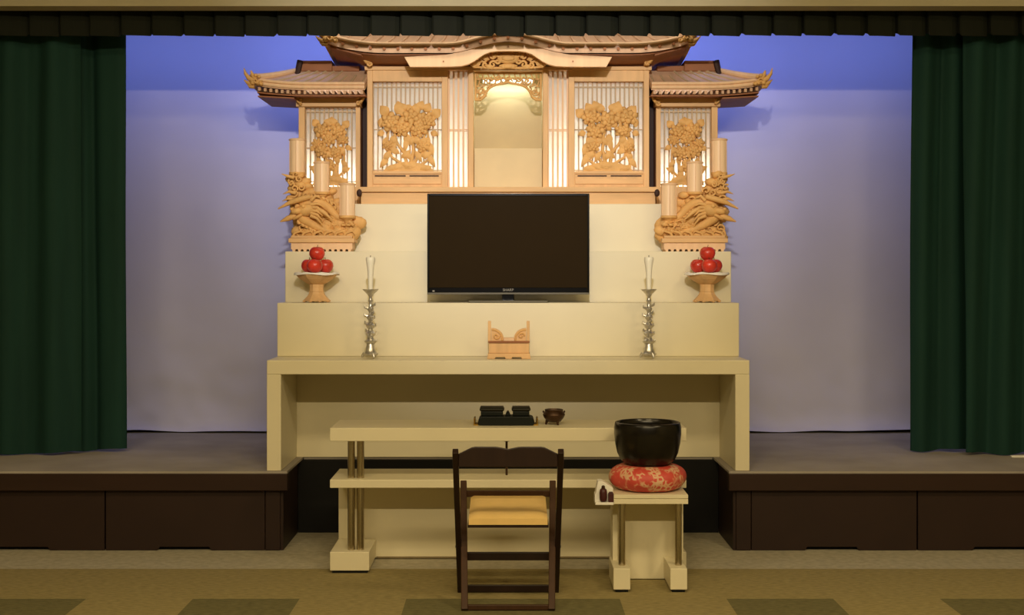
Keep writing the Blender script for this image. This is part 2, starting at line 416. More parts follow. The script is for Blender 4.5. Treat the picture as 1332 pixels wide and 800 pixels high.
def peony_panel(parent, Y, flowers, leaves, stems, mound, rnd, sx, vm):
    """pixel-dimensioned carving on the left side, mirrored by sx"""
    def P(u, v): return (sx * abs(PX(u, Y)) , Y, PZ(v, Y))
    s = Y / FPX
    mb = MB()
    for pts, r in stems:
        q = [Vector(P(*p)) for p in pts]; out = []
        for i in range(len(q) - 1):
            for k in range(4): out.append(q[i].lerp(q[i + 1], k / 4) + Vector((rnd.uniform(-1, 1) * 0.003, 0, 0)))
        out.append(q[-1]); mb.tube(out, [r * s * (1 - 0.4 * i / len(out)) for i in range(len(out))], 7)
    for u, v, a, L, W in leaves:
        L *= 1.15; W *= (1.5 if v < 172 else 1.0)
        aa = math.radians(a) if sx < 0 else PI - math.radians(a)
        mb.leaf(P(u, v), aa, L * s, W * s, 0.006, rnd.uniform(-0.008, 0.004))
    (u0, u1, v0, v1) = mound
    pl = []
    for i in range(13):
        f = i / 12; uu = u0 + (u1 - u0) * f
        pl.append(P(uu, v1 - (v1 - v0) * (math.sin(PI * f) ** 0.45)))
    poly = [(p[0], p[2]) for p in pl]
    mb.prism(poly, Y - 0.012, Y + 0.012)
    for i in range(7):
        f = rnd.uniform(0.15, 0.85); p = P(u0 + (u1 - u0) * f, v1 - 3 - (v1 - v0) * 0.5 * math.sin(PI * f))
        mb.ell((p[0], p[1] - 0.012, p[2]), (9 * s, 0.008, 4 * s), (0, rnd.uniform(-0.5, 0.5), 0), 1)
    o = mb.build('carved_panel', M['carve'], parent, smooth=True, angle=60)
    for u, v, r in flowers:
        p = P(u, v); r = r * 1.22
        blossom(MB(), (p[0], p[1] - 0.012, p[2]), r * s, rnd).build('blossom', M['carve'], o, smooth=True, angle=70)
    return o

def frame_prism(mb, x0, x1, z0, z1, a0, a1, c0, c1, y0, y1):
    mb.box(x0, a0, y0, y1, z0, z1); mb.box(a1, x1, y0, y1, z0, z1)
    mb.box(a0, a1, y0, y1, z0, c0); mb.box(a0, a1, y0, y1, c1, z1); return mb

def slope(mb, eave, ridge, nt, p, th):
    """solid roof slope between two equally long point lists, sagging with power p"""
    n = len(eave) - 1
    def f(u, v):
        i = int(round(u * n)); e, r = Vector(eave[i]), Vector(ridge[i])
        q = e.lerp(r, v); q.z = e.z + (r.z - e.z) * v ** p; return q
    return mb.grid(f, n, nt, th=(0, 0, -th))

# ================================================================== MAIN SHRINE
shr = thing('altar_shrine', 'central carved wooden shrine hall with curved gable roof and glowing niche', 'shrine', (0, 8.7, Z3))
YB_ = 8.55
# base ledge
zL0, zL1 = PZ(250, 8.46), PZ(243.5, 8.46)
mb = MB().box(-0.915, 0.915, 8.43, 8.98, zL0, zL1); mb.build('base_ledge', M['woodh'], shr, bevel=0.004)
MB().box(-0.90, 0.90, 8.455, 8.97, Z3 + 0.0005, zL0 - 0.0003).build('base_board', M['woodh'], shr, bevel=0.003)
zTop = PZ(92, YB_)
zBot = zL1 + 0.0003
for sx in (-1, 1):
    X = lambda u: sx * abs(PX(u, YB_))
    xa, xb = sorted((X(478), X(582.5))); a0, a1 = sorted((X(485), X(575)))
    zb0, zb1 = PZ(224, YB_), PZ(106.5, YB_)
    fr = frame_prism(MB(), xa, xb, zBot, zTop, a0, a1, zb0, zb1, 8.53, 8.58).build('door_frame', M['wood'], shr, bevel=0.002)
    # sill slots and drawer line
    mb = MB()
    for u0, u1 in ((488, 528), (533, 571)):
        c0, c1 = sorted((X(u0), X(u1))); mb.box(c0, c1, 8.5275, 8.5305, PZ(230, YB_), PZ(228.3, YB_))
    mb.build('sill_slot', M['gap'], fr)
    c0, c1 = sorted((X(486), X(574)))
    MB().box(c0, c1, 8.518, 8.5298, PZ(226.5, YB_), PZ(223, YB_)).build('sill_rail', M['woodh'], fr, bevel=0.001)
    MB().box(c0, c1, 8.521, 8.5298, PZ(240, YB_), PZ(233, YB_)).build('sill_panel', M['woodh'], fr, bevel=0.002)
    MB().box(a0 - 0.003, a1 + 0.003, 8.60, 8.608, zb0 - 0.005, zb1 + 0.005).build('paper_backing', M['paper'], fr)
    mb = MB(); n = 15
    for i in range(n + 1):
        xx = a0 + (a1 - a0) * i / n
        w = 0.0045
        mb.box(xx - w, xx + w, 8.574, 8.586, zb0, zb1)
    for vv in (112.5, 168, 221):
        zz = PZ(vv, YB_); mb.box(a0, a1, 8.572, 8.588, zz - 0.003, zz + 0.003)
    mb.build('lattice', M['slat'], fr)
    rnd = random.Random(11 + sx)
    fl_ = [(509, 159, 12.5), (535, 152, 14.5), (556, 157, 10.5), (522, 168, 10), (546, 168, 10.5), (551, 191, 8.5), (505, 189, 7)] if sx < 0 else \
          [(507, 152, 13), (531, 157, 12.5), (553, 153, 11), (512, 170, 10), (548, 171, 11), (505, 192, 8), (552, 191, 9)]
    lv = [(505, 150, 130, 14, 9), (520, 145, 100, 12, 8), (545, 144, 70, 12, 8), (562, 152, 40, 13, 9), (500, 172, 200, 9, 8), (560, 172, -20, 10, 8),
          (512, 180, 240, 16, 8), (530, 178, 260, 18, 7), (540, 196, 300, 16, 7), (520, 200, 150, 16, 8), (548, 204, 20, 14, 8), (505, 205, 230, 15, 8), (556, 200, -60, 18, 8), (532, 190, 60, 14, 6), (516, 149, 60, 13, 9), (527, 146, 110, 11, 8), (553, 146, 60, 12, 8), (541, 147, 90, 11, 8), (500, 160, 170, 8, 9), (530, 174, 270, 14, 10), (514, 176, 250, 12, 9), (541, 176, 280, 12, 9), (556, 178, 270, 12, 8), (544, 186, 20, 14, 8), (508, 197, 60, 14, 8), (522, 206, 40, 15, 7), (536, 208, 130, 14, 7), (554, 208, 100, 14, 7), (500, 209, 60, 14, 8), (560, 186, -80, 16, 7), (503, 178, 260, 14, 8)]
    st = [([(530, 218), (526, 200), (516, 185), (511, 165)], 2.6), ([(533, 218), (538, 195), (535, 160)], 2.8), ([(536, 216), (548, 200), (552, 180), (556, 160)], 2.4),
          ([(524, 214), (510, 205), (503, 190), (506, 170)], 2.2), ([(545, 216), (560, 206), (560, 190), (556, 172)], 2.0), ([(540, 214), (525, 196), (530, 178)], 2.0)]
    peony_panel(fr, 8.545, fl_, lv, st, (497, 566, 211, 225.5), rnd, sx, 225)
    # side lattice strips beside the niche
    c0, c1 = sorted((X(583.5), X(609)))
    MB().box(c0, c1, 8.60, 8.608, zBot, zTop).build('strip_backing', M['paper'], shr)
    mb = MB()
    for i in range(5):
        xx = c0 + (c1 - c0) * i / 4; mb.box(xx - 0.006, xx + 0.006, 8.566, 8.58, zBot, zTop)
    for vv in (168, 169.8): zz = PZ(vv, YB_); mb.box(c0, c1, 8.563, 8.583, zz - 0.002, zz + 0.002)
    mb.build('strip_lattice', M['palewood'], shr)
    c0, c1 = sorted((X(609.3), X(616)))
    MB().box(c0, c1, 8.53, 8.62, zBot, zTop).build('niche_post', M['wood'], shr, bevel=0.003)
    # body side
    c0, c1 = sorted((X(478.5), X(484)))
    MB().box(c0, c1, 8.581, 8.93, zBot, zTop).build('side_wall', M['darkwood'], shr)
    c0, c1 = sorted((sx * 0.868, sx * 0.918))
    MB().box(c0, c1, 8.74, 8.76, zBot, zTop).build('joining_panel', M['gap'], shr)
    zz = PZ(251, 8.42)
    MB().ell((sx * 0.906, 8.42, zz), (0.017, 0.012, 0.024)).build('ledge_knob', M['gap'], shr, smooth=True)
# niche
xn = abs(PX(616, YB_))
mb = MB().box(-xn - 0.03, xn + 0.03, 8.90, 8.915, zBot, zTop + 0.05)
mb.build('niche_back', M['nicheback'], shr)
for sx in (-1, 1):
    c0, c1 = sorted((sx * (xn + 0.002), sx * (xn + 0.012)))
    MB().box(c0, c1, 8.621, 8.899, zBot, zTop).build('niche_side', M['nichewall'], shr)
MB().box(-xn, xn, 8.72, 8.898, zBot, PZ(193, 8.72)).build('niche_step', M['nichewall'], shr, bevel=0.002)
MB().box(-xn - 0.01, xn + 0.01, 8.621, 8.899, zTop + 0.0, zTop + 0.012).build('niche_ceiling', M['nichewall'], shr)
MB().tube([(-xn * 0.75, 8.80, zTop - 0.03), (xn * 0.75, 8.80, zTop - 0.03)], 0.013, 12).build('niche_lamp', M['lamp'], shr, smooth=True)
# body top beam
MB().box(-0.86, 0.86, 8.931, 8.945, zBot, zTop + 0.02).build('back_wall', M['darkwood'], shr)
MB().box(-0.885, 0.885, 8.52, 8.62, zTop + 0.0003, zTop + 0.022).build('beam', M['woodh'], shr, bevel=0.002)
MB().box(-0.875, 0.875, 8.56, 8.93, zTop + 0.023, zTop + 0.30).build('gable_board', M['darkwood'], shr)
# transom carving: arch under the beam
mb = MB(); Yt = 8.535
def A(u, v): return Vector((PX(u, Yt), Yt, PZ(v, Yt)))
arch = [(619, 130), (625, 130), (630, 126), (633, 119), (637, 114), (643, 111), (650, 109.5), (656, 108.5), (661, 106.5), (666, 108.5), (672, 109.5), (679, 111), (685, 114), (689, 119), (692, 126), (697, 130), (703, 130)]
mb.tube([A(*p) for p in arch], 0.0075, 8)
mb.tube([A(618, 95), A(704, 95)], 0.008, 8)
for x in (618.5, 703.5): mb.tube([A(x, 94), A(x, 131)], 0.007, 8)
rnd = random.Random(5)
def archv(u):
    for (a, b) in zip(arch, arch[1:]):
        if a[0] <= u <= b[0]: return a[1] + (b[1] - a[1]) * (u - a[0]) / max(1e-6, b[0] - a[0])
    return 130
for u in range(622, 704, 7):
    vb = archv(u); v = 97
    k = 0
    while v < vb - 2:
        h = min(9, vb - v)
        mb.tube([A(u + (2 if k % 2 else -2), v - 2), A(u + rnd.uniform(-1, 1), v + h / 2), A(u + (-3 if k % 2 else 3), v + h)], 0.0048, 6)
        mb.tube([A(u - 4, v + h / 2 + rnd.uniform(-2, 2)), A(u, v + h / 2 + 2), A(u + 4, v + h / 2 + rnd.uniform(-2, 2))], 0.0045, 6)
        v += h; k += 1
for u, v, R, sg in ((626, 120, 5, 1), (696, 120, 5, -1), (636, 106, 4.5, 1), (686, 106, 4.5, -1), (648, 103, 4, 1), (674, 103, 4, -1)):
    mb.curl(A(u, v), R * Yt / FPX, 0, 1.2 * 1, 0.006, sgn=sg, y=-0.006)
mb.leaf(A(661, 106), PI / 2, 0.03, 0.03)
mb.build('transom_carving', M['darkwood'] if False else M['carve'], shr, smooth=True, angle=60)

# bargeboard (undulating gable)
Yg = 8.31
def G(u, v): return (PX(u, Yg), PZ(v, Yg))
topL = [(526, 74.5), (545, 73.5), (565, 72.8), (580, 71.8), (589, 70.2), (600, 66.5), (612, 61.8), (622, 58.8), (632, 57), (645, 55.8), (661, 55.3)]
botL = [(661, 67.2), (648, 67.4), (638, 68.6), (630, 71.5), (624, 75.5), (617, 80.5), (609, 84.5), (600, 86.8), (585, 87.6), (560, 87.8), (533.5, 87.8)]
mir = lambda p: (2 * 661 - p[0], p[1])
poly = [G(*p) for p in topL] + [G(*mir(p)) for p in topL[-2::-1]] + [G(*mir(p)) for p in botL[::-1]] + [G(*p) for p in botL[1:]]
MB().prism(poly, 8.29, 8.325).build('bargeboard', M['palewood'], shr, bevel=0.003)
for u, v in ((661, 61), (577, 80.5), (745, 80.5)):
    x, z = G(u, v); MB().prism([(x - 0.005, z), (x, z - 0.006), (x + 0.005, z), (x, z + 0.006)], 8.286, 8.2905).build('gable_pin', M['darkwood'], shr)
# pediment carving
mb = MB(); Yp = 8.40
def Q(u, v, dy=0): return Vector((PX(u, Yp), Yp + dy, PZ(v, Yp)))
s = Yp / FPX
mb.ell(Q(661, 76), (15 * s, 0.018, 7.5 * s)); mb.ell(Q(661, 86), (13 * s, 0.015, 3.5 * s)); mb.ell(Q(661, 70.5), (10 * s, 0.012, 3 * s))
mb.ell(Q(661, 76, -0.015), (9 * s, 0.01, 4 * s))
for sx in (-1, 1):
    for du, v, R, a, sg in ((21, 73, 6, 0.5, 1), (20, 84, 5, 2.5, -1), (31, 77, 5.5, 1.2, -1), (30, 84.5, 4, 4, 1), (40, 83, 4.5, 0, 1), (14, 80, 4, 2, 1), (12, 71, 3.5, 1, -1)):
        mb.curl(Q(661 + sx * du, v), R * s, a if sx > 0 else PI - a, 1.15, 0.0085, sgn=sg * sx)
    for du, v, a, L in ((24, 78, 20, 14), (26, 72, -10, 10), (34, 80, -15, 14), (18, 88, 10, 14), (10, 88, 160, 8), (40, 86, 10, 10), (16, 76, 60, 10)):
        aa = math.radians(a); aa = aa if sx > 0 else PI - aa
        mb.leaf(Q(661 + sx * du, v), aa, L * s, 5.5 * s, 0.007)
    mb.tube([Q(661 + sx * 4, 88.5), Q(661 + sx * 20, 88.5), Q(661 + sx * 46, 87)], 0.007, 7)
mb.build('pediment_carving', M['carve'], shr, smooth=True, angle=60)

# main roof
YE = 8.275
We = 1.105
def eave_lift(x):
    a = abs(x); b = 0.0
    w = 0.36
    if a < w: b = 0.068 * (0.5 + 0.5 * math.cos(PI * a / w)) ** 0.9
    if a > 0.72: b += 0.062 * ((a - 0.72) / (We - 0.72)) ** 2.2
    return b
zE = PZ(58, YE)
eL = [(-We + 2 * We * i / 72, YE - 0.02 * max(0, (abs(-We + 2 * We * i / 72) - 0.8)) / 0.3, zE + eave_lift(-We + 2 * We * i / 72)) for i in range(73)]
Wr = 0.80
rL = [(-Wr + 2 * Wr * i / 72, 8.78, zE + 0.36) for i in range(73)]
mb = slope(MB(), eL, rL, 10, 1.25, 0.05)
for sx in (-1, 1):
    ev = [(sx * We, YE - 0.02 + (9.18 - YE) * i / 20, zE + 0.062 * (1 - i / 20) ** 1.5) for i in range(21)]
    rv = [(sx * Wr, 8.78 + 0.14 * i / 20, zE + 0.36) for i in range(21)]
    slope(mb, ev, rv, 8, 1.25, 0.05)
ev = [(-We + 2 * We * i / 20, 9.16, zE + 0.0) for i in range(21)]; rv = [(-Wr + 2 * Wr * i / 20, 8.92, zE + 0.36) for i in range(21)]
slope(mb, ev, rv, 6, 1.25, 0.05)
mb.build('roof', M['roofwood'], shr, smooth=True, angle=50)
# soffit
zso = zTop + 0.03
so = [(x * 0.975, YE + 0.03, z - 0.052) for x, _, z in eL]; si = [(max(-0.9, min(0.9, x * 0.975)), 8.557, zso + 0.01) for x, _, z in eL]
mb = MB(); n = 72
mb.grid(lambda u, v: Vector(so[int(round(u * n))]).lerp(Vector(si[int(round(u * n))]), v), n, 4, th=(0, 0, -0.008))
for sx in (-1, 1):
    mb.grid(lambda u, v: Vector((sx * (1.07 - 0.19 * v), YE + 0.03 + (9.1 - YE) * u, zE - 0.045 + 0.04 * (1 - u) ** 2 * (1 - v) - 0.008 * v)), 10, 3, th=(0, 0, -0.008))
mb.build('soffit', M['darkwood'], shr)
# pale eave edge strip and round tile ends following it
mb = MB(); mb.tube([(x, y - 0.006, z + 0.004) for x, y, z in eL], 0.010, 8); mb.build('eave_edge', M['palewood'], shr, smooth=True)
mb = MB()
def eave_at(x): return zE + eave_lift(x)
k = -13
for k in range(-13, 14):
    x = k * 17.9 * YE / FPX
    if abs(x) > We - 0.02: continue
    z = eave_at(x) - 0.026; yy = YE - 0.02 * max(0, (abs(x) - 0.8)) / 0.3
    MB().tube([(x, yy - 0.014, z), (x, yy + 0.012, z)], 0.0095, 10).build('tile_end', M['darkwood'], shr, smooth=True, angle=50)
mb = MB()
for k in range(-13, 14):
    x = k * 17.9 * YE / FPX
    if abs(x) > We - 0.03: continue
    pts = []
    for j in range(9):
        v = j / 8; xe_, xr_ = x, x * Wr / We
        pts.append((xe_ + (xr_ - xe_) * v, YE + (8.78 - YE) * v, eave_at(x) + (zE + 0.36 - eave_at(x)) * v ** 1.25 + 0.004))
    mb.tube(pts, 0.009, 6)
mb.build('roof_batten', M['roofwood'], shr, smooth=True)
MB().box(-Wr - 0.04, Wr + 0.04, 8.79, 8.91, zE + 0.345, zE + 0.45).build('ridge', M['darkwood'], shr, bevel=0.008)
mb = MB()
for sx in (-1, 1):   # hip ridges
    pts = [Vector((sx * We, YE - 0.02, zE + 0.062)).lerp(Vector((sx * Wr, 8.78, zE + 0.36)), j / 8) for j in range(9)]
    for j, p in enumerate(pts): p.z = zE + 0.062 + (0.298) * (j / 8) ** 1.25 + 0.012
    MB().tube(pts, 0.020, 8).build('hip_ridge', M['roofwood'], shr, smooth=True)

def corner_ornament(parent, c, sx, sc_):
    """carved upturned eave corner with flame-like curls; outward = sx"""
    mb = MB(); c = Vector(c)
    def V(a, b, d=0): return c + Vector((sx * a * sc_, d * sc_, b * sc_))
    mb.tube([V(-0.02, -0.01), V(0.02, 0.01), V(0.045, 0.045), V(0.055, 0.085)], [0.020 * sc_, 0.017 * sc_, 0.011 * sc_, 0.002 * sc_], 8)
    mb.tube([V(-0.03, 0.0), V(-0.005, 0.035), V(0.005, 0.065)], [0.018 * sc_, 0.014 * sc_, 0.006 * sc_], 8)
    mb.tube([V(0.0, -0.035), V(0.03, -0.02), V(0.055, 0.0)], [0.016 * sc_, 0.013 * sc_, 0.003 * sc_], 8)
    mb.tube([V(-0.02, -0.05), V(0.012, -0.05), V(0.03, -0.036)], [0.016 * sc_, 0.012 * sc_, 0.003 * sc_], 8)
    for a, b, r in ((-0.03, 0.03, 0.016), (-0.055, 0.02, 0.015), (-0.01, -0.02, 0.022), (-0.045, -0.02, 0.022), (-0.07, -0.03, 0.018)):
        mb.ell(V(a, b, -0.012), (r * sc_, 0.016 * sc_, r * sc_), sub=1)
    mb.curl(V(-0.035, -0.01, -0.022), 0.02 * sc_, 0, 1.2, 0.006 * sc_, sgn=sx)
    mb.curl(V(-0.075, -0.025, -0.02), 0.016 * sc_, 1, 1.2, 0.005 * sc_, sgn=-sx)
    return mb.build('corner_ornament', M['carve'], parent, smooth=True, angle=60)

def bracket(parent, c, sx, sc_):
    mb = MB(); c = Vector(c)
    def V(a, b, d=0): return c + Vector((sx * a * sc_, d * sc_, b * sc_))
    mb.box(c.x - 0.018 * sc_, c.x + 0.018 * sc_, c.y - 0.03 * sc_, c.y + 0.03, c.z - 0.03 * sc_, c.z + 0.05 * sc_)
    mb.tube([V(0, 0.0, -0.02), V(0.02, -0.01, -0.05), V(0.04, 0.015, -0.07), V(0.05, 0.05, -0.07)], [0.017 * sc_, 0.015 * sc_, 0.011 * sc_, 0.004 * sc_], 8)
    mb.tube([V(0, 0.04, -0.02), V(0.03, 0.05, -0.04), V(0.045, 0.08, -0.05)], [0.014 * sc_, 0.011 * sc_, 0.004 * sc_], 8)
    mb.ell(V(0.004, 0.03, -0.04), (0.022 * sc_, 0.02 * sc_, 0.02 * sc_), sub=1)
    mb.curl(V(0.0, -0.02, -0.04), 0.02 * sc_, 0, 1.2, 0.007 * sc_, sgn=sx)
    return mb.build('corner_bracket', M['carve'], parent, smooth=True, angle=50)
for sx in (-1, 1):
    corner_ornament(shr, (sx * (We - 0.01), YE - 0.03, zE + 0.045), sx, 0.95)
    bracket(shr, (sx * PX(841, 8.5) , 8.50, PZ(80, 8.5)), sx, 0.85)

# ================================================================== SIDE PAVILIONS
def pavilion(sx, label):
    t = thing('side_pavilion', label, 'shrine wing', (sx * 1.11, 8.75, Z3), 'shrine wings')
    Y = 8.65
    X = lambda u: sx * abs(PX(u, Y))
    def srt(a, b): return tuple(sorted((X(a), X(b))))
    xa, xb = srt(389, 469); a0, a1 = srt(397, 463)
    zt = PZ(126, Y); c0, c1 = PZ(243, Y), PZ(140, Y); z0 = Z3 + 0.0005
    fr = frame_prism(MB(), xa, xb, z0, zt, a0, a1, c0, c1, 8.63, 8.68).build('front_frame', M['wood'], t, bevel=0.002)
    b0, b1 = srt(386, 471)
    MB().box(b0, b1, 8.612, 8.70, PZ(139.5, Y), PZ(128, Y)).build('head_beam', M['woodh'], t, bevel=0.003)
    MB().box(a0 - 0.003, a1 + 0.003, 8.70, 8.708, c0 - 0.004, c1 - 0.001 + 0.004).build('paper_backing', M['paper'], fr)
    mb = MB(); n = 11
    for i in range(n + 1):
        xx = a0 + (a1 - a0) * i / n; mb.box(xx - 0.0045, xx + 0.0045, 8.672, 8.684, c0, c1)
    for vv in (145, 192, 236): zz = PZ(vv, Y); mb.box(a0, a1, 8.670, 8.686, zz - 0.003, zz + 0.003)
    mb.build('lattice', M['slat'], fr)
    rnd = random.Random(31 + sx)
    fl_ = [(420, 170, 10), (440, 171, 10.5), (428, 181, 9), (446, 182, 7), (420, 196, 9.5), (437, 199, 9), (413, 187, 6.5), (428, 216, 8)]
    lv = [(414, 164, 130, 10, 7), (430, 163, 80, 10, 7), (447, 166, 50, 10, 7), (411, 190, 220, 9, 7), (449, 190, -30, 9, 7), (430, 206, 280, 14, 6), (418, 208, 230, 12, 6), (444, 208, -50, 12, 6), (412, 222, 150, 10, 6), (446, 224, 30, 10, 6), (434, 226, 60, 12, 6), (424, 164, 60, 10, 7), (436, 164, 110, 10, 7), (429, 174, 270, 10, 8), (443, 191, 300, 11, 7), (414, 205, 280, 11, 7), (424, 206, 60, 11, 6), (440, 214, 100, 12, 7), (416, 230, 60, 12, 7), (440, 232, 120, 12, 7), (450, 214, 260, 12, 6), (409, 214, 270, 12, 6)]
    st = [([(430, 238), (428, 215), (420, 195), (420, 172)], 2.2), ([(432, 238), (438, 215), (440, 195), (440, 172)], 2.2), ([(428, 236), (414, 222), (412, 200), (416, 180)], 1.8), ([(434, 236), (448, 222), (448, 200), (446, 182)], 1.8)]
    peony_panel(fr, 8.645, fl_, lv, st, (406, 454, 230, 241), rnd, sx, 240)
    for u0, u1 in ((389, 394), (464, 469)):
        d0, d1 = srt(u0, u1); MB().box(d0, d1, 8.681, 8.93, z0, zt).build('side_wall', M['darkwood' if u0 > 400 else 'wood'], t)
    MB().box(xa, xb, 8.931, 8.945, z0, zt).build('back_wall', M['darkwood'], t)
    # roof
    YEp = 8.42; xi = abs(PX(474.5, YEp)); xo = abs(PX(327, YEp)); xr = abs(PX(391, Y))
    zEp = PZ(109, YEp); zRp = PZ(92, 8.66)
    def lift(x): return 0.030 * max(0, (x - 1.22) / (xo - 1.22)) ** 2.0
    N = 40
    ev = [(sx * (xi + (xo - xi) * i / N), YEp - 0.015 * max(0, (i / N - 0.7)), zEp + lift(xi + (xo - xi) * i / N)) for i in range(N + 1)]
    rv = [(sx * (xi + (xr - xi) * i / N), 8.66, zRp) for i in range(N + 1)]
    mb = slope(MB(), ev, rv, 8, 1.35, 0.038)
    ev2 = [(sx * xo, YEp - 0.005 + (8.99 - YEp) * i / 16, zEp + lift(xo) * (1 - i / 16) ** 1.5) for i in range(17)]
    rv2 = [(sx * xr, 8.66 + 0.12 * i / 16, zRp) for i in range(17)]
    slope(mb, ev2, rv2, 8, 1.35, 0.038)
    ev3 = [(sx * (xi + (xo - xi) * i / 10), 8.99, zEp) for i in range(11)]; rv3 = [(sx * (xi + (xr - xi) * i / 10), 8.78, zRp) for i in range(11)]
    slope(mb, ev3, rv3, 6, 1.35, 0.038)
    mb.build('roof', M['roofwood'], t, smooth=True, angle=50)
    mb = MB(); mb.tube([(x, y - 0.004, z + 0.002) for x, y, z in ev], 0.010, 8); mb.tube([(x, y - 0.002, z - 0.02) for x, y, z in ev], 0.012, 8)
    mb.build('eave_edge', M['palewood'], t, smooth=True)
    mb = MB()
    for k in range(9):
        x = xi + 0.02 + k * 17 * YEp / FPX
        if x > xo - 0.06: break
        f = (x - xi) / (xo - xi); xt = xi + (xr - xi) * f
        pts = [(sx * (x + (xt - x) * v), YEp + 0.24 * v, zEp + lift(x) + (zRp - zEp - lift(x)) * v ** 1.35 + 0.003) for v in ((0, 0.2, 0.4, 0.6, 0.8, 1.0) if x > 1.13 else (0, 0.15, 0.3, 0.45, 0.6, 0.7))]
        mb.tube(pts, 0.0065, 6)
    mb.build('roof_batten', M['slat'], t, smooth=True)
    # rafter ends under the eave
    mb = MB()
    for k in range(22):
        x = xi + 0.012 + k * 7.4 * YEp / FPX
        if x > xo - 0.03: break
        z = zEp + lift(x) - 0.052
        mb.box(min(sx * x, sx * (x + 0.016)), max(sx * x, sx * (x + 0.016)), YEp + 0.010, 8.61, z - 0.009, z + 0.012)
    mb.build('rafter', M['roofwood'], t)
    # soffit: front and outer side
    zs = PZ(127, Y) 
    mb = MB()
    mb.grid(lambda u, v: Vector((sx * (xi + (xo - 0.03 - xi) * u), YEp + 0.03 + (8.62 - YEp - 0.03) * v, (zEp - 0.064 + lift(xi + (xo - xi) * u) * 0.7) * (1 - v) + zs * v)), 14, 3, th=(0, 0, -0.008))
    mb.grid(lambda u, v: Vector((sx * (1.31 + (xo - 0.03 - 1.31) * u), YEp + 0.05 + (8.97 - YEp - 0.05) * v, zs - 0.022 + 0.012 * u)), 4, 6, th=(0, 0, -0.008))
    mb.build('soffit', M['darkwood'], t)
    # ridge box with end scroll, hip ridge
    r0, r1 = sorted((sx * 1.10, sx * (xr + 0.01)))
    zr2 = PZ(79, 8.64)
    q0, q1 = sorted((sx * 0.93, sx * 1.0995))
    MB().box(q0, q1, 8.64, 8.80, zRp - 0.005, PZ(85.5, 8.64)).box(r0, r1, 8.64, 8.80, zRp - 0.005, zr2 - 0.014).box(r0, r1, 8.632, 8.808, zr2 - 0.0138, zr2).build('ridge', M['darkwood'], t, bevel=0.004)
    mb = MB()
    mb.tube([(sx * xr, 8.635, zr2), (sx * (xr + 0.012), 8.63, zRp), (sx * (xr + 0.022), 8.61, zRp - 0.05)], [0.02, 0.019, 0.014], 8)
    mb.build('ridge_end', M['gap'], t, smooth=True)
    mb = MB(); pts = []
    for j in range(10):
        v = j / 9; e = Vector((sx * xo, YEp - 0.005, zEp + lift(xo))); r = Vector((sx * xr, 8.66, zRp)); q = e.lerp(r, v); q.z = e.z + (r.z - e.z) * v ** 1.35 + 0.010; pts.append(q)
    mb.tube(pts, [0.022 - 0.008 * j / 9 for j in range(10)], 8)
    mb.build('hip_ridge', M['palewood'], t, smooth=True)
    corner_ornament(t, (sx * (xo - 0.005), YEp - 0.02, zEp + 0.022), sx, 0.85)
    bracket(t, (sx * abs(PX(467, 8.6)), 8.60, PZ(132, 8.6)), -sx, 0.8)
    bracket(t, (sx * abs(PX(391, 8.6)), 8.60, PZ(133, 8.6)), sx, 0.45)
pavilion(-1, 'small wooden shrine wing with upturned eave left of the central hall')
pavilion(1, 'small wooden shrine wing with upturned eave right of the central hall')

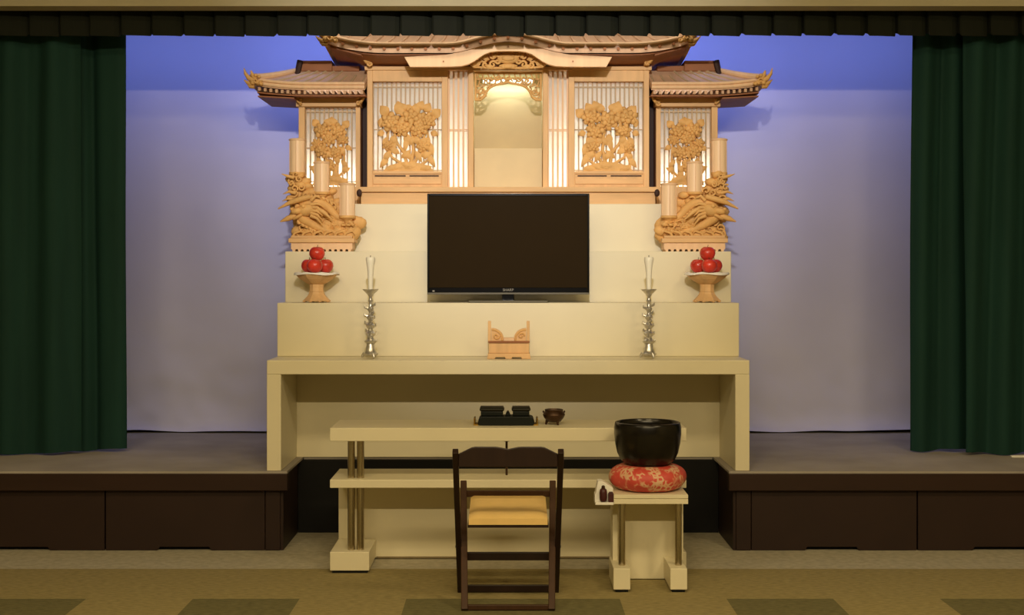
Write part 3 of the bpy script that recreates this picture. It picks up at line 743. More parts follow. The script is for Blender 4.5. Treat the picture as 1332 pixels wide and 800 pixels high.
# ================================================================== DRAGON LANTERN STANDS
def lantern_stand(sx, label):
    Y = 8.27
    t = thing('lantern_stand', label, 'lantern stand', (sx * abs(PX(420, Y)), Y, Z2), 'carved lantern stands')
    rnd = random.Random(77 if sx < 0 else 91)
    s = Y / FPX
    def P(u, v, dy=0.0): return Vector((sx * abs(PX(u, Y)), Y + dy, PZ(v, Y)))
    def srt(a, b): return tuple(sorted((P(a, 0).x, P(b, 0).x)))
    # plinth with moulding and toothed apron
    x0, x1 = srt(378, 463)
    zp = PZ(316, Y)
    mb = MB().box(x0, x1, Y - 0.085, Y + 0.085, zp, zp + 0.026)
    x2, x3 = srt(381, 460); mb.box(x2, x3, Y - 0.075, Y + 0.075, zp + 0.0262, zp + 0.042)
    mb.build('plinth', M['woodh'], t, bevel=0.003)
    mb = MB().box(x2, x3, Y - 0.07, Y + 0.07, Z2 + 0.014, zp - 0.0002)
    n = 11
    for i in range(n):
        f = (i + 0.5) / n; xc = x2 + (x3 - x2) * f
        mb.prism([(xc - 0.010, Z2 + 0.0142), (xc - 0.007, Z2 + 0.0004), (xc + 0.007, Z2 + 0.0004), (xc + 0.010, Z2 + 0.0142)], Y - 0.072, Y + 0.07)
    mb.build('apron', M['palewood'], t)
    # billowing cloud and wave mass
    mb = MB()
    rows = [(306, 384, 462, 7, 14), (298, 384, 464, 7, 13), (290, 388, 466, 7, 12), (282, 384, 440, 6, 11), (272, 382, 445, 6, 11), (262, 378, 440, 6, 10), (252, 378, 438, 5, 9), (243, 376, 404, 4, 8), (235, 376, 400, 3, 8), (228, 378, 396, 2, 7)]
    for v, ua, ub, k, r in rows:
        for i in range(k):
            u = ua + (ub - ua) * (i + rnd.uniform(0.2, 0.8)) / k
            rr = r * s * rnd.uniform(0.7, 1.1)
            mb.ell(P(u, v + rnd.uniform(-3, 3), rnd.uniform(-0.03, 0.03)), (rr * 1.15, 0.03, rr * 0.72), (rnd.uniform(-.3, .3), rnd.uniform(-0.6, 0.6), rnd.uniform(-.4, .4)), 2)
    for v, ua, ub, k, r in rows:
        for i in range(k - 1):
            u = ua + (ub - ua) * (i + rnd.uniform(0.2, 0.9)) / k
            mb.curl(P(u, v + rnd.uniform(-3, 3), -0.042), r * 0.55 * s, rnd.uniform(0, 6), 1.1, 0.0065, sgn=rnd.choice((-1, 1)))
    # wave crests along the plinth
    for u in (386, 398, 412, 426, 440, 452):
        mb.tube([P(u - 6, 312, -0.05), P(u, 303, -0.062), P(u + 8, 301, -0.062), P(u + 11, 306, -0.055)], [0.010, 0.009, 0.007, 0.002], 7)
    # core behind everything so the stand is one solid carving
    for u, v, a, b in ((420, 296, 40, 16), (408, 272, 30, 16), (390, 248, 14, 20), (420, 258, 14, 10), (452, 290, 14, 12)):
        mb.ell(P(u, v, 0.03), (a * s, 0.05, b * s), sub=2)
    mb.build('cloud_carving', M['carve'], t, smooth=True, angle=70)
    # dragon: coiling body, head, horns, whiskers and claws
    mb = MB()
    body = [(452, 300), (438, 303), (420, 298), (405, 290), (394, 282), (398, 270), (414, 264), (428, 270), (440, 282), (452, 286), (462, 294)]
    q = [P(u, v, -0.055 + 0.02 * math.sin(i)) for i, (u, v) in enumerate(body)]
    pts = []; rr = []
    for i in range(len(q) - 1):
        p0 = q[max(i - 1, 0)]; p1 = q[i]; p2 = q[i + 1]; p3 = q[min(i + 2, len(q) - 1)]
        for k in range(6):
            f = k / 6
            pts.append(0.5 * ((2 * p1) + (p2 - p0) * f + (2 * p0 - 5 * p1 + 4 * p2 - p3) * f * f + (3 * p1 - p0 - 3 * p2 + p3) * f ** 3))
    pts.append(q[-1]); L = len(pts)
    rr = [(0.010 + 0.022 * math.sin(PI * (i / (L - 1)) ** 0.9)) for i in range(L)]
    mb.tube(pts, rr, 12)
    for i in range(2, L - 2, 2):       # dorsal scales
        d = (pts[i + 1] - pts[i - 1]).normalized(); nrm = Vector((-d.z, 0, d.x)); r = rr[i]
        mb.leaf(pts[i] + nrm * r * 0.7 + Vector((0, -0.006, 0)), math.atan2(nrm.z + 0.5 * d.z, nrm.x + 0.5 * d.x), r * 0.9, r * 0.9, 0.005)
    mb.build('dragon_body', M['carve'], t, smooth=True, angle=50)
    mb = MB()
    hd = P(401, 274, -0.085)
    o_ = sx   # outward
    mb.ell(hd, (0.062, 0.045, 0.040), (0, 0.25 * o_, 0)); mb.ell(hd + Vector((o_ * 0.05, -0.015, -0.008)), (0.042, 0.033, 0.022), (0, 0.15 * o_, 0))
    mb.ell(hd + Vector((o_ * 0.045, -0.01, -0.040)), (0.040, 0.028, 0.012), (0, 0.5 * o_, 0))
    mb.ell(hd + Vector((o_ * 0.012, -0.036, 0.020)), (0.014, 0.012, 0.012)); mb.ell(hd + Vector((o_ * 0.082, -0.024, 0.004)), (0.012, 0.012, 0.010))
    for k in range(5):
        mb.tube([hd + Vector((-o_ * 0.03, -0.02, 0.03 - 0.016 * k)), hd + Vector((-o_ * 0.07, -0.03, 0.036 - 0.022 * k)), hd + Vector((-o_ * 0.10, -0.02, 0.02 - 0.028 * k))], [0.012, 0.009, 0.002], 7)
    mb.tube([P(407, 257, -0.10), P(392, 261, -0.105), P(380, 265, -0.10), P(365, 272.5, -0.09)], [0.016, 0.018, 0.014, 0.004], 8)     # upper blade
    mb.tube([P(388, 281, -0.09), P(378, 285, -0.10), P(368, 289, -0.09)], [0.016, 0.017, 0.004], 8)                                   # lower blade
    mb.tube([P(414, 271, -0.105), P(424, 277, -0.115), P(435, 287, -0.11)], [0.012, 0.013, 0.003], 8)                                 # horn
    mb.tube([P(408, 262, -0.1), P(414, 256, -0.11), P(420, 259, -0.10)], [0.012, 0.010, 0.003], 8)
    for u, v in ((372, 229), (374, 249), (373, 258)):
        mb.tube([P(u + 12, v + 3, -0.05), P(u + 4, v + 1, -0.06), P(u - 4, v + (4 if v > 240 else -2), -0.05)], [0.012, 0.009, 0.002], 7)
    mb.build('dragon_head', M['carve'], t, smooth=True, angle=60)
    # three stepped lanterns
    for u, va, vb, dy in ((386, 183, 224, 0.02), (419, 213.5, 250, -0.02), (453, 242, 281, -0.05)):
        c = P(u, vb, dy); h = (vb - va) * s; r = 10.2 * s
        ln = MB().lathe([(r, 0), (r, h)], c, 24).build('lantern', M['lantern'], t, smooth=True, angle=40)
        MB().lathe([(r + 0.002, h + 0.0003), (r + 0.004, h + 0.003), (r + 0.004, h + 0.010), (r - 0.006, h + 0.014), (r * 0.4, h + 0.014)], c, 24).build('lantern_cap', M['palewood'], ln, smooth=True)
        MB().lathe([(0.014, -0.05), (0.018, -0.034), (r * 0.7, -0.022), (r + 0.003, -0.014), (r + 0.003, -0.0003)], c, 24).build('lantern_cup', M['carve'], ln, smooth=True)
        mb = MB()
        for k in range(6):
            a = PI / 3 * k + 0.5; mb.tube([c + Vector((r * math.cos(a), r * math.sin(a), 0)), c + Vector((r * math.cos(a), r * math.sin(a), h))], 0.0028, 6)
        mb.build('lantern_rib', M['palewood'], ln)
        st = MB()
        st.tube([c + Vector((0, 0, -0.05)), c + Vector((0.004, 0.01, -0.09)), c + Vector((-0.004, 0.02, -0.13 if vb < 270 else -0.10))], [0.014, 0.016, 0.02], 8)
        for k in range(4):
            a = PI / 2 * k + 0.4; st.ell(c + Vector((0.022 * math.cos(a), 0.022 * math.sin(a), -0.055)), (0.018, 0.018, 0.013), sub=1)
        st.build('lantern_stalk', M['carve'], t, smooth=True)
lantern_stand(-1, 'carved wooden dragon stand with three stepped lanterns, left of the television')
lantern_stand(1, 'carved wooden dragon stand with three stepped lanterns, right of the television')

# ================================================================== OFFERING STANDS AND APPLES
def offering_stand(sx, xc, side):
    Y = 7.95; s = Y / FPX
    loc = (xc, Y, Z1)
    t = thing('offering_stand', f'pale wooden footed fruit stand holding apples on the {side} of the altar step', 'offering stand', loc, 'fruit stands')
    H = PZ(356, Y) - Z1; h = H
    w = lambda px: px * s / math.cos(PI / 8) * 0.97
    base = MB()
    base.lathe([(w(16.5), 0.008), (w(17), 0.014), (w(15.5), 0.020), (w(12.5), 0.034), (w(10), 0.050), (w(9.2), 0.062)], loc, 8, PI / 8)
    for k in range(8):
        a = PI / 4 * k + PI / 8; r = w(15.5); base.ell((loc[0] + r * math.cos(a), loc[1] + r * math.sin(a), loc[2] + 0.0088), (0.012, 0.012, 0.0085), sub=1)
    base.build('foot', M['wood'], t, bevel=0.001)
    MB().lathe([(w(9.2), 0.0622), (w(8.8), 0.085), (w(9.4), 0.105)], loc, 8, PI / 8).build('stem', M['wood'], t, bevel=0.001)
    MB().lathe([(w(9.4), 0.1052), (w(13), 0.112), (w(21), h - 0.030), (w(25), h - 0.014), (w(27), h), (w(25.5), h), (w(23), h - 0.010), (w(12), h - 0.018)], loc, 8, PI / 8).build('dish', M['wood'], t, bevel=0.001)
    # paper sheet
    mb = MB(); R = 27.6 * s
    def f(u, v):
        a = 2 * PI * u
        if v <= 0.75: r = R * v / 0.75; z = h + 0.0035
        else:
            k = (v - 0.75) / 0.25; g = 0.45 + 0.55 * math.sin(2 * a + 0.5) ** 2
            r = R + 2.6 * s * k * g; z = h + 0.0035 + 0.006 * math.sin(PI * k) * math.sin(4 * a) ** 2 - 0.013 * k * k * g
        return (loc[0] + r * math.cos(a), loc[1] + r * math.sin(a), loc[2] + z)
    o = mb.grid(f, 64, 16, th=(0, 0, 0.0012)).build('offering_paper', M['whitepaper'], origin=(loc[0], loc[1], loc[2] + h), smooth=True)
    tag(o, f'white paper sheet under the apples on the {side} fruit stand', 'paper', 'papers under the fruit')
    zt = loc[2] + h + 0.0052
    return (loc[0], loc[1], zt)
def make_apple(r=0.045):
    t = thing('apple', '', 'apple', (0, 0, 0), 'offered red apples')
    prof = []
    for i in range(19):
        a = -PI / 2 + PI * i / 18
        rr = r * math.cos(a) * (1 + 0.05 * math.sin(a)); z = r * 0.94 * math.sin(a)
        if i >= 15: z -= r * 0.16 * ((i - 14) / 4) ** 1.5
        if i <= 2: z += r * 0.08 * ((3 - i) / 3)
        prof.append((max(rr, 0), z + r * 0.865))
    prof[0] = (0, prof[0][1]); prof[-1] = (0, prof[-1][1])
    MB().lathe(prof, (0, 0, 0), 28).build('flesh', M['apple'], t, smooth=True, angle=80)
    MB().tube([(0, 0, r * 1.60), (0.001, 0, r * 1.78), (0.004, 0.001, r * 1.96)], [0.0018, 0.0016, 0.002], 6).build('stem', M['stem'], t, smooth=True)
    return t
ap0 = make_apple(); first = True
for sx, uc, side in ((-1, 412, 'left'), (1, 919.5, 'right')):
    Y = 7.95; xc = PX(uc, Y)
    x, y, z = offering_stand(sx, xc, side)
    d = 0.052
    spots = [((-0.0485, 0.024, 0), f'red apple at lower left of the pile on the {side} fruit stand', (0.1, 0.0, 1.0)),
             ((0.0485, 0.024, 0), f'red apple at lower right of the pile on the {side} fruit stand', (-0.05, 0.1, 2.0)),
             ((0.0 + 0.004 * sx, -0.058, 0), f'front middle red apple, bottom of the pile on the {side} fruit stand', (0.1, -0.1, 3.0)),
             ((0.002, -0.005, 0.0715), f'single red apple topping the pile on the {side} fruit stand', (0.05, 0.05, 0.4))]
    for (dx, dy, dz), lab, rot in spots:
        o = ap0 if first else copy_tree(ap0); first = False
        o.location = (x + dx, y + dy, z + dz + 0.0005); o.rotation_euler = (rot[0] * 0.3, rot[1] * 0.3, rot[2]); o['label'] = lab

# ================================================================== TELEVISION
Y = 7.95
t = thing('television', 'black flat-screen television on a pedestal in front of the shrine', 'television', (0, Y, Z1))
x0, x1 = PX(556, Y), PX(766.5, Y); z0, z1 = PZ(383, Y), PZ(252, Y)
MB().box(x0 + 0.03, x1 - 0.03, Y + 0.021, Y + 0.065, z0 + 0.04, z1 - 0.04).build('back_shell', M['tvbody'], t, bevel=0.012)
mb = frame_prism(MB(), x0, x1, z0, z1, x0 + 0.012, x1 - 0.012, z0 + 0.04, z1 - 0.014, Y - 0.02, Y + 0.02); mb.build('bezel', M['tvbody'], t, bevel=0.003)
MB().box(x0 + 0.0115, x1 - 0.0115, Y - 0.014, Y + 0.018, z0 + 0.039, z1 - 0.0135).build('screen', M['tvscreen'], t)
MB().box(x0, x1, Y - 0.0235, Y - 0.0203, z0 + 0.0005, z0 + 0.011).build('lower_trim', M['tvgrey'], t, bevel=0.001)
MB().box(-0.035, 0.035, Y - 0.01, Y + 0.03, Z1 + 0.014, z0 + 0.03).build('neck', M['tvbody'], t, bevel=0.003)
MB().box(PX(610, Y), PX(712, Y), Y - 0.105, Y + 0.10, Z1 + 0.0006, Z1 + 0.0135).build('base', M['tvgrey'], t, bevel=0.004)
MB().box(x0 + 0.03, x0 + 0.042, Y - 0.0206, Y - 0.0201, z0 + 0.016, z0 + 0.024).build('indicator', M['logo'], t)
cu = bpy.data.curves.new('maker_mark', 'FONT'); cu.body = 'SHARP'; cu.size = 0.021; cu.align_x = 'CENTER'; cu.extrude = 0.0004
ob = bpy.data.objects.new('tmp', cu); COL.objects.link(ob)
bpy.context.view_layer.update()
me = bpy.data.meshes.new_from_object(ob.evaluated_get(bpy.context.evaluated_depsgraph_get()))
bpy.data.objects.remove(ob)
me.materials.clear(); me.materials.append(M['logo'])
o = bpy.data.objects.new('maker_mark', me); COL.objects.link(o); o.parent = t
o.location = (0.0, -0.0207, z0 + 0.019 - Z1); o.rotation_euler = (PI / 2, 0, 0)

# ================================================================== CANDLESTICKS AND CANDLES
def candlestick(xc, side):
    Y = 7.665; c = (xc, Y, ZT)
    t = thing('candlestick', f'ornate silver candlestick on the altar table, {side} of the wooden book stand', 'candlestick', c, 'silver candlesticks')
    mb = MB()
    mb.lathe([(0.030, 0.014), (0.040, 0.018), (0.043, 0.026), (0.036, 0.032), (0.030, 0.045), (0.026, 0.062), (0.023, 0.08)], c, 24)
    for k in range(3):
        a = 2 * PI * k / 3 - PI / 2 + 0.5
        d = Vector((math.cos(a), math.sin(a), 0)); b = Vector(c)
        mb.tube([b + d * 0.034 + Vector((0, 0, 0.03)), b + d * 0.044 + Vector((0, 0, 0.016)), b + d * 0.047 + Vector((0, 0, 0.005))], [0.009, 0.008, 0.0045], 8)
    mb.build('base', M['silver'], t, smooth=True, angle=50)
    mb = MB()
    mb.lathe([(0.022, 0.0802), (0.034, 0.090), (0.035, 0.098), (0.020, 0.106), (0.016, 0.118), (0.024, 0.128), (0.031, 0.140), (0.018, 0.150), (0.012, 0.162), (0.022, 0.172), (0.027, 0.184), (0.014, 0.194), (0.011, 0.208),
              (0.020, 0.220), (0.024, 0.230), (0.012, 0.240), (0.009, 0.254), (0.017, 0.266), (0.019, 0.276), (0.010, 0.286), (0.010, 0.310), (0.014, 0.318), (0.009, 0.326), (0.009, 0.340), (0.019, 0.356)], c, 24)
    b = Vector(c)
    for k in range(15):     # ornamental leaves spiralling round the stem
        a = k * 2.2; zz = 0.09 + k * 0.0145; d = Vector((math.cos(a), math.sin(a), 0)); r = 0.020
        mb.tube([b + d * (r - 0.01) + Vector((0, 0, zz - 0.006)), b + d * r + Vector((0, 0, zz)), b + d * (r + 0.012) + Vector((0, 0, zz + 0.004)), b + d * (r + 0.014) + Vector((0, 0, zz + 0.016))], [0.008, 0.008, 0.0065, 0.002], 7)
    mb.build('stem', M['silver'], t, smooth=True, angle=50)
    MB().lathe([(0.019, 0.3562), (0.036, 0.372), (0.044, 0.380), (0.045, 0.383), (0.041, 0.383), (0.030, 0.377), (0.008, 0.376)], c, 28).build('drip_pan', M['silver'], t, smooth=True)
    zz = c[2] + 0.384
    k = thing('candle', f'white flared candle standing on the {side} silver candlestick', 'candle', (xc, Y, zz), 'white candles')
    MB().lathe([(0.014, -0.005), (0.014, 0.02), (0.0155, 0.07), (0.019, 0.12), (0.0255, 0.155), (0.0265, 0.170), (0.023, 0.176), (0.006, 0.176)], (xc, Y, zz), 24).build('wax', M['wax'], k, smooth=True)
    MB().tube([(xc, Y, zz + 0.176), (xc, Y, zz + 0.186)], 0.002, 6).build('wick', M['wick'], k)
candlestick(PX(482, 7.665), 'left'); candlestick(PX(844, 7.665), 'right')

# ================================================================== BOOK STAND
Y = 7.66; s = Y / FPX
xc = PX(662, Y)
t = thing('book_stand', 'small carved wooden book stand centred on the altar table below the television', 'book stand', (xc, Y, ZT))
def B(u, v): return (PX(u, Y), PZ(v, Y))
zb = ZT + 0.0006
# plinth with two slots
p = []
X0, X1 = PX(634, Y), PX(690, Y)
sl = [PX(644, Y), PX(657.5, Y), PX(665.5, Y), PX(678.5, Y)]
poly = [(X0, zb), (sl[0], zb), (sl[0] + 0.003, zb + 0.010), (sl[1] - 0.003, zb + 0.010), (sl[1], zb), (sl[2], zb), (sl[2] + 0.003, zb + 0.010), (sl[3] - 0.003, zb + 0.010), (sl[3], zb), (X1, zb), (X1 - 0.004, zb + 0.030), (X0 + 0.004, zb + 0.030)]
MB().prism(poly, Y - 0.055, Y + 0.06).build('plinth', M['woodh'], t, bevel=0.002)
MB().box(X0 + 0.008, X1 - 0.008, Y - 0.035, Y + 0.05, zb + 0.0303, PZ(444.5, Y)).build('box_body', M['wood'], t, bevel=0.002)
MB().box(X0 + 0.005, X1 - 0.005, Y - 0.045, Y - 0.0353, PZ(445.5, Y), PZ(443, Y)).build('front_lip', M['darkwood'], t, bevel=0.001)
for sx, u in ((-1, 636.7), (1, 687)):
    x = PX(u, Y); MB().box(x - 0.0085, x + 0.0085, Y - 0.012, Y + 0.012, PZ(444.3, Y), PZ(417.5, Y)).build('post', M['wood'], t, bevel=0.002)
    # scroll wing beside the post
    pts = []
    u1 = 639.2 if sx < 0 else 684.5
    for i in range(13):
        a = PI / 2 * i / 12
        pts.append((u1 - sx * 16.5 * math.sin(a) , 444 - 17.5 * math.cos(a) ** 0.8))
    poly = [B(u1, 444)] + [B(*q) for q in pts]
    w = MB().prism(poly, Y - 0.008, Y + 0.008).build('scroll_wing', M['wood'], t, bevel=0.001)
    mb = MB(); mb.tube([(q[0], Y - 0.010, q[1]) for q in [B(u1 - sx * 14 * math.sin(PI / 2 * i / 10), 443 - 14 * math.cos(PI / 2 * i / 10) ** 0.8) for i in range(11)]], 0.0045, 6)
    mb.curl((PX(u1 - sx * 6.5, Y), Y - 0.010, PZ(437, Y)), 0.018, 0, 1.2, 0.0045, sgn=sx)
    mb.build('scroll', M['carve'], w, smooth=True)
MB().box(PX(655, Y), PX(669, Y), Y - 0.03, Y + 0.03, PZ(444.2, Y), PZ(439, Y)).build('book_rest', M['palewood'], t, bevel=0.003)

# ================================================================== FRONT INCENSE TABLE
FY = 6.94
t = thing('offering_table', 'low cream two-tier table with chrome tube legs in front of the altar, behind the chair', 'table', (0, 7.13, 0))
TX = 0.894
ZF = 0.730
MB().box(-TX, TX, FY, 7.333, 0.6635, ZF).build('tabletop', M['cream'], t, bevel=0.003)
MB().box(-TX, TX, FY, 7.333, 0.429, 0.4707).build('shelf', M['cream'], t, bevel=0.003)
MB().box(-TX, TX, 7.295, 7.332, 0.006, 0.4287).build('back_panel', M['cream'], t, bevel=0.002)
o = MB().box(-TX + 0.2, TX - 0.2, 7.288, 7.2945, 0.004, 0.014).build('edge_strip', M['chrome'], t)
for sx in (-1, 1):
    a, b = sorted((sx * TX, sx * (TX - 0.197)))
    MB().box(a, b, FY, 7.29, 0.014, 0.108).build('foot_block', M['cream'], t, bevel=0.003)
    mb = MB()
    for yy in (FY + 0.04, 7.25):
        mb.box(a + 0.01, b - 0.01, yy - 0.03, yy + 0.03, 0.0005, 0.0138)
    mb.build('foot_pad', M['black'], t)
    for u in (457, 469):
        x = sx * abs(PX(u, 7.0))
        MB().tube([(x, 7.0, 0.1083), (x, 7.0, 0.4288)], 0.0185, 20).tube([(x, 7.0, 0.471), (x, 7.0, 0.6632)], 0.0185, 20).build('leg', M['chrome'], t, smooth=True)
MB().tube([(-0.008, 7.1, 0.4710), (-0.008, 7.1, 0.6632)], 0.006, 10).box(-0.021, 0.005, 7.08, 7.12, 0.645, 0.6633).build('centre_rod', M['bronze'], t)

# incense set
YI = 7.10; s = YI / FPX
z = ZF + 0.0005
tr = thing('incense_tray', 'black lacquer incense tray with brass handles at the middle of the cream table', 'tray', (PX(658, YI), YI, ZF))
x0, x1 = PX(621, YI), PX(696, YI)
mb = MB(); mb.prism([(x0 + 0.012, z), (x1 - 0.012, z), (x1 - 0.002, z + 0.012), (x1 - 0.012, z + 0.040), (x1 - 0.03, z + 0.046), (x0 + 0.03, z + 0.046), (x0 + 0.012, z + 0.040), (x0 + 0.002, z + 0.012)], YI - 0.06, YI + 0.06)
mb.build('tray_body', M['lacquer'], tr, bevel=0.004)
MB().prism([(PX(657, YI), z + 0.0463), (PX(664.4, YI), z + 0.0463), (PX(661.5, YI), z + 0.070), (PX(659.8, YI), z + 0.070)], YI - 0.03, YI + 0.03).build('divider', M['lacquer'], tr, bevel=0.003)
for u, dd in ((617.5, 1), (698.5, -1)):
    x = PX(u, YI)
    MB().tube([(x, YI - 0.045, z + 0.004), (x, YI - 0.045, z + 0.034)], 0.004, 8).tube([(x, YI + 0.045, z + 0.004), (x, YI + 0.045, z + 0.034)], 0.004, 8).tube([(x, YI - 0.045, z + 0.034), (x, YI + 0.045, z + 0.034)], 0.004, 8).box(min(x - 0.005, x + dd * 0.018), max(x + 0.005, x + dd * 0.018), YI - 0.05, YI + 0.05, z, z + 0.006).build('handle', M['brass'], tr)
for u0, u1, va, lab in ((624, 656, 529.8, 'black lidded incense box on the left half of the lacquer tray'), (665.5, 690, 530.5, 'smaller black lidded incense box on the right half of the lacquer tray')):
    b0, b1 = PX(u0, YI), PX(u1, YI); zz = z + 0.0466
    bx = thing('incense_box', lab, 'box', ((b0 + b1) / 2, YI, zz), 'incense boxes')
    MB().box(b0 + 0.006, b1 - 0.006, YI - 0.04, YI + 0.04, zz, zz + 0.024).build('box_body', M['lacquer'], bx, bevel=0.004)
    MB().box(b0, b1, YI - 0.046, YI + 0.046, zz + 0.0243, zz + 0.042).build('lid', M['lacqueredge'], bx, bevel=0.008, seg=3)
    MB().box(b0 + 0.004, b1 - 0.004, YI - 0.042, YI + 0.042, zz + 0.0422, zz + 0.046).build('lid_top', M['lacqueredge'], bx, bevel=0.003)
# small tripod burner
xb_ = PX(720.5, YI); c = (xb_, YI, ZF)
bn = thing('incense_burner', 'small dark bronze tripod incense burner right of the lacquer tray', 'incense burner', c)
MB().lathe([(0.018, 0.013), (0.036, 0.017), (0.051, 0.036), (0.0575, 0.051), (0.052, 0.063), (0.046, 0.070), (0.048, 0.078), (0.043, 0.079), (0.038, 0.068), (0.020, 0.060)], c, 28).build('bowl', M['bronze'], bn, smooth=True)
for k in range(3):
    a = 2 * PI * k / 3 - PI / 2 + 0.5; d = Vector((math.cos(a), math.sin(a), 0)); b = Vector(c)
    MB().tube([b + d * 0.032 + Vector((0, 0, 0.026)), b + d * 0.038 + Vector((0, 0, 0.012)), b + d * 0.041 + Vector((0, 0, 0.0006))], [0.010, 0.0065, 0.005], 8).build('leg', M['bronze'], bn, smooth=True)
for sx in (-1, 1):
    MB().tube([(xb_ + sx * 0.050, YI, 0.062 + ZF), (xb_ + sx * 0.055, YI, 0.066 + ZF), (xb_ + sx * 0.053, YI, 0.072 + ZF)], [0.005, 0.0045, 0.003], 8).build('handle', M['bronze'], bn, smooth=True)

# ================================================================== GONG STAND
GY = 6.52
t = thing('gong_stand', 'small cream pedestal stand with chrome tubes carrying the bowl gong', 'stand', (0.675, 6.7, 0))
gx0, gx1 = 0.500, 0.852
ZG = 0.457
MB().box(gx0, gx1, 6.55, 6.89, ZG - 0.044, ZG - 0.021).box(gx0, gx1, 6.555, 6.89, ZG - 0.0212, ZG - 0.0175).box(gx0, gx1, 6.55, 6.89, ZG - 0.0178, ZG).build('stand_top', M['cream'], t, bevel=0.0015)
MB().box(gx0 + 0.006, gx1 - 0.004, 6.80, 6.835, 0.004, ZG - 0.0445).build('back_panel', M['cream'], t, bevel=0.002)
for i, (u0, u1, ut) in enumerate(((798, 820, 809), (872, 894, 882.3))):
    a, b = PX(u0, GY), PX(u1, GY)
    MB().box(a, b, GY, 6.798, 0.014, 0.114).build('foot_block', M['cream'], t, bevel=0.003)
    MB().box(a + 0.01, b - 0.01, GY + 0.012, GY + 0.06, 0.0005, 0.0138).box(a + 0.01, b - 0.01, 6.72, 6.78, 0.0005, 0.0138).build('foot_pad', M['black'], t)
    x = PX(ut, 6.6); MB().tube([(x, 6.60, 0.1142), (x, 6.60, ZG - 0.0442)], 0.0165, 20).build('leg', M['chrome'], t, smooth=True)
    c0, c1 = (gx0 + 0.006, gx0 + 0.030) if i == 0 else (gx1 - 0.028, gx1 - 0.004)
    MB().box(c0, c1, 6.70, 6.7985, 0.1142, ZG - 0.0443).build('side_fin', M['cream'], t, bevel=0.002)
# striker holder on the left edge
hx0, hx1 = PX(774.5, 6.55), gx0 - 0.0005
hz0, hz1 = PZ(657, 6.55), PZ(627, 6.56)
mb = MB()
mb.prism([(hx0, hz0), (hx1, hz0), (hx1, hz0 + 0.075), (hx1 - 0.02, hz0 + 0.088), (hx0 + 0.035, hz1), (hx0 + 0.014, hz1), (hx0 + 0.004, hz0 + 0.048), (hx0, hz0 + 0.046)], 6.585, 6.66)
mb.box(hx0, hx1, 6.55, 6.5848, hz0, hz0 + 0.012)
mb.build('striker_holder', M['whitepaper'], t, bevel=0.002)
sxc = PX(784.7, 6.565)
k = thing('gong_striker', 'short dark red gong striker resting in the white holder left of the cushion', 'striker', (sxc, 6.566, hz0 + 0.0125))
MB().lathe([(0.009, 0), (0.016, 0.006), (0.0178, 0.02), (0.0178, 0.045), (0.016, 0.058), (0.009, 0.064)], (sxc, 6.566, hz0 + 0.0127), 20).build('striker_head', M['striker'], k, smooth=True, angle=60)
MB().lathe([(0.009, 0.0642), (0.008, 0.075), (0.004, 0.078)], (sxc, 6.566, hz0 + 0.0127), 12).build('striker_tip', M['bronze'], k, smooth=True)
xm = PX(794.5, 6.57)
o = MB().box(xm - 0.0125, xm + 0.0125, 6.556, 6.580, hz0 + 0.0125, hz0 + 0.054).box(xm - 0.009, xm + 0.009, 6.558, 6.578, hz0 + 0.0541, hz0 + 0.060).build('small_box', M['striker'], origin=(xm, 6.568, hz0 + 0.0125), bevel=0.002)
tag(o, 'small dark brown box between the red striker and the gong cushion', 'box')

# cushion and bowl gong
gc = (PX(842.5, 6.73), 6.735, ZG)
prof = []
Rm, hm = 0.110, 0.066
prof = [(0.0, 0.004)] + [(Rm + 0.078 * math.cos(a), 0.0605 + 0.060 * math.sin(a)) for a in [-PI / 2 + PI * i / 18 for i in range(0, 19)]]
prof += [(Rm * 0.85, 0.117), (0.06, 0.110), (0.0, 0.109)]
def wob(x, y):
    a = math.atan2(y, x); return 1 + 0.018 * math.sin(6 * a + 0.6) + 0.01 * math.sin(11 * a)
mb = MB().lathe(prof, gc, 64)
for v in mb.bm.verts:
    dx, dy = v.co.x - gc[0], v.co.y - gc[1]
    if abs(dx) + abs(dy) > 1e-5:
        k_ = wob(dx, dy); v.co.x = gc[0] + dx * k_; v.co.y = gc[1] + dy * k_
        if v.co.z < ZG + 0.001: v.co.z = ZG + 0.001
o = mb.build('gong_cushion', M['brocade'], origin=gc, smooth=True, angle=80)
tag(o, 'round red brocade cushion with gold flowers under the bowl gong', 'cushion')
zq = ZG + 0.1335
zq = ZG + 0.1180
o = MB().lathe([(0.0, 0.0), (0.085, 0.001), (0.110, 0.008), (0.132, 0.026), (0.148, 0.060), (0.158, 0.105), (0.163, 0.150), (0.163, 0.180), (0.160, 0.196), (0.158, 0.206), (0.152, 0.209), (0.147, 0.206), (0.149, 0.180), (0.147, 0.140), (0.138, 0.080), (0.115, 0.035), (0.08, 0.016), (0.0, 0.012)],
                 (gc[0], gc[1], zq), 56).build('bowl_gong', M['gong'], origin=(gc[0], gc[1], zq), smooth=True, angle=70)
tag(o, 'large dark bronze bowl gong resting on the red cushion', 'bowl gong')

# ================================================================== FOLDING CHAIR
t = thing('folding_chair', 'dark brown folding wooden chair with tan seat, back turned to the room', 'chair', (0, 6.35, 0))
def long_p(z): return 6.54 - 0.636 * z
def short_p(z): return 6.164 + 0.894 * z
for sx in (-1, 1):
    MB().bar((sx * 0.226, long_p(0.003), 0.003), (sx * 0.232, long_p(0.725), 0.725), 0.026, 0.032).build('long_leg', M['chair'], t, bevel=0.003)
    MB().bar((sx * 0.194, short_p(0.003), 0.003), (sx * 0.213, short_p(0.508), 0.508), 0.030, 0.030).build('short_leg', M['chair2'], t, bevel=0.003)
    MB().tube([(sx * 0.204, 6.38, 0.2457), (sx * 0.244, 6.38, 0.2457)], 0.006, 10).build('pivot_bolt', M['metalpin'], t)
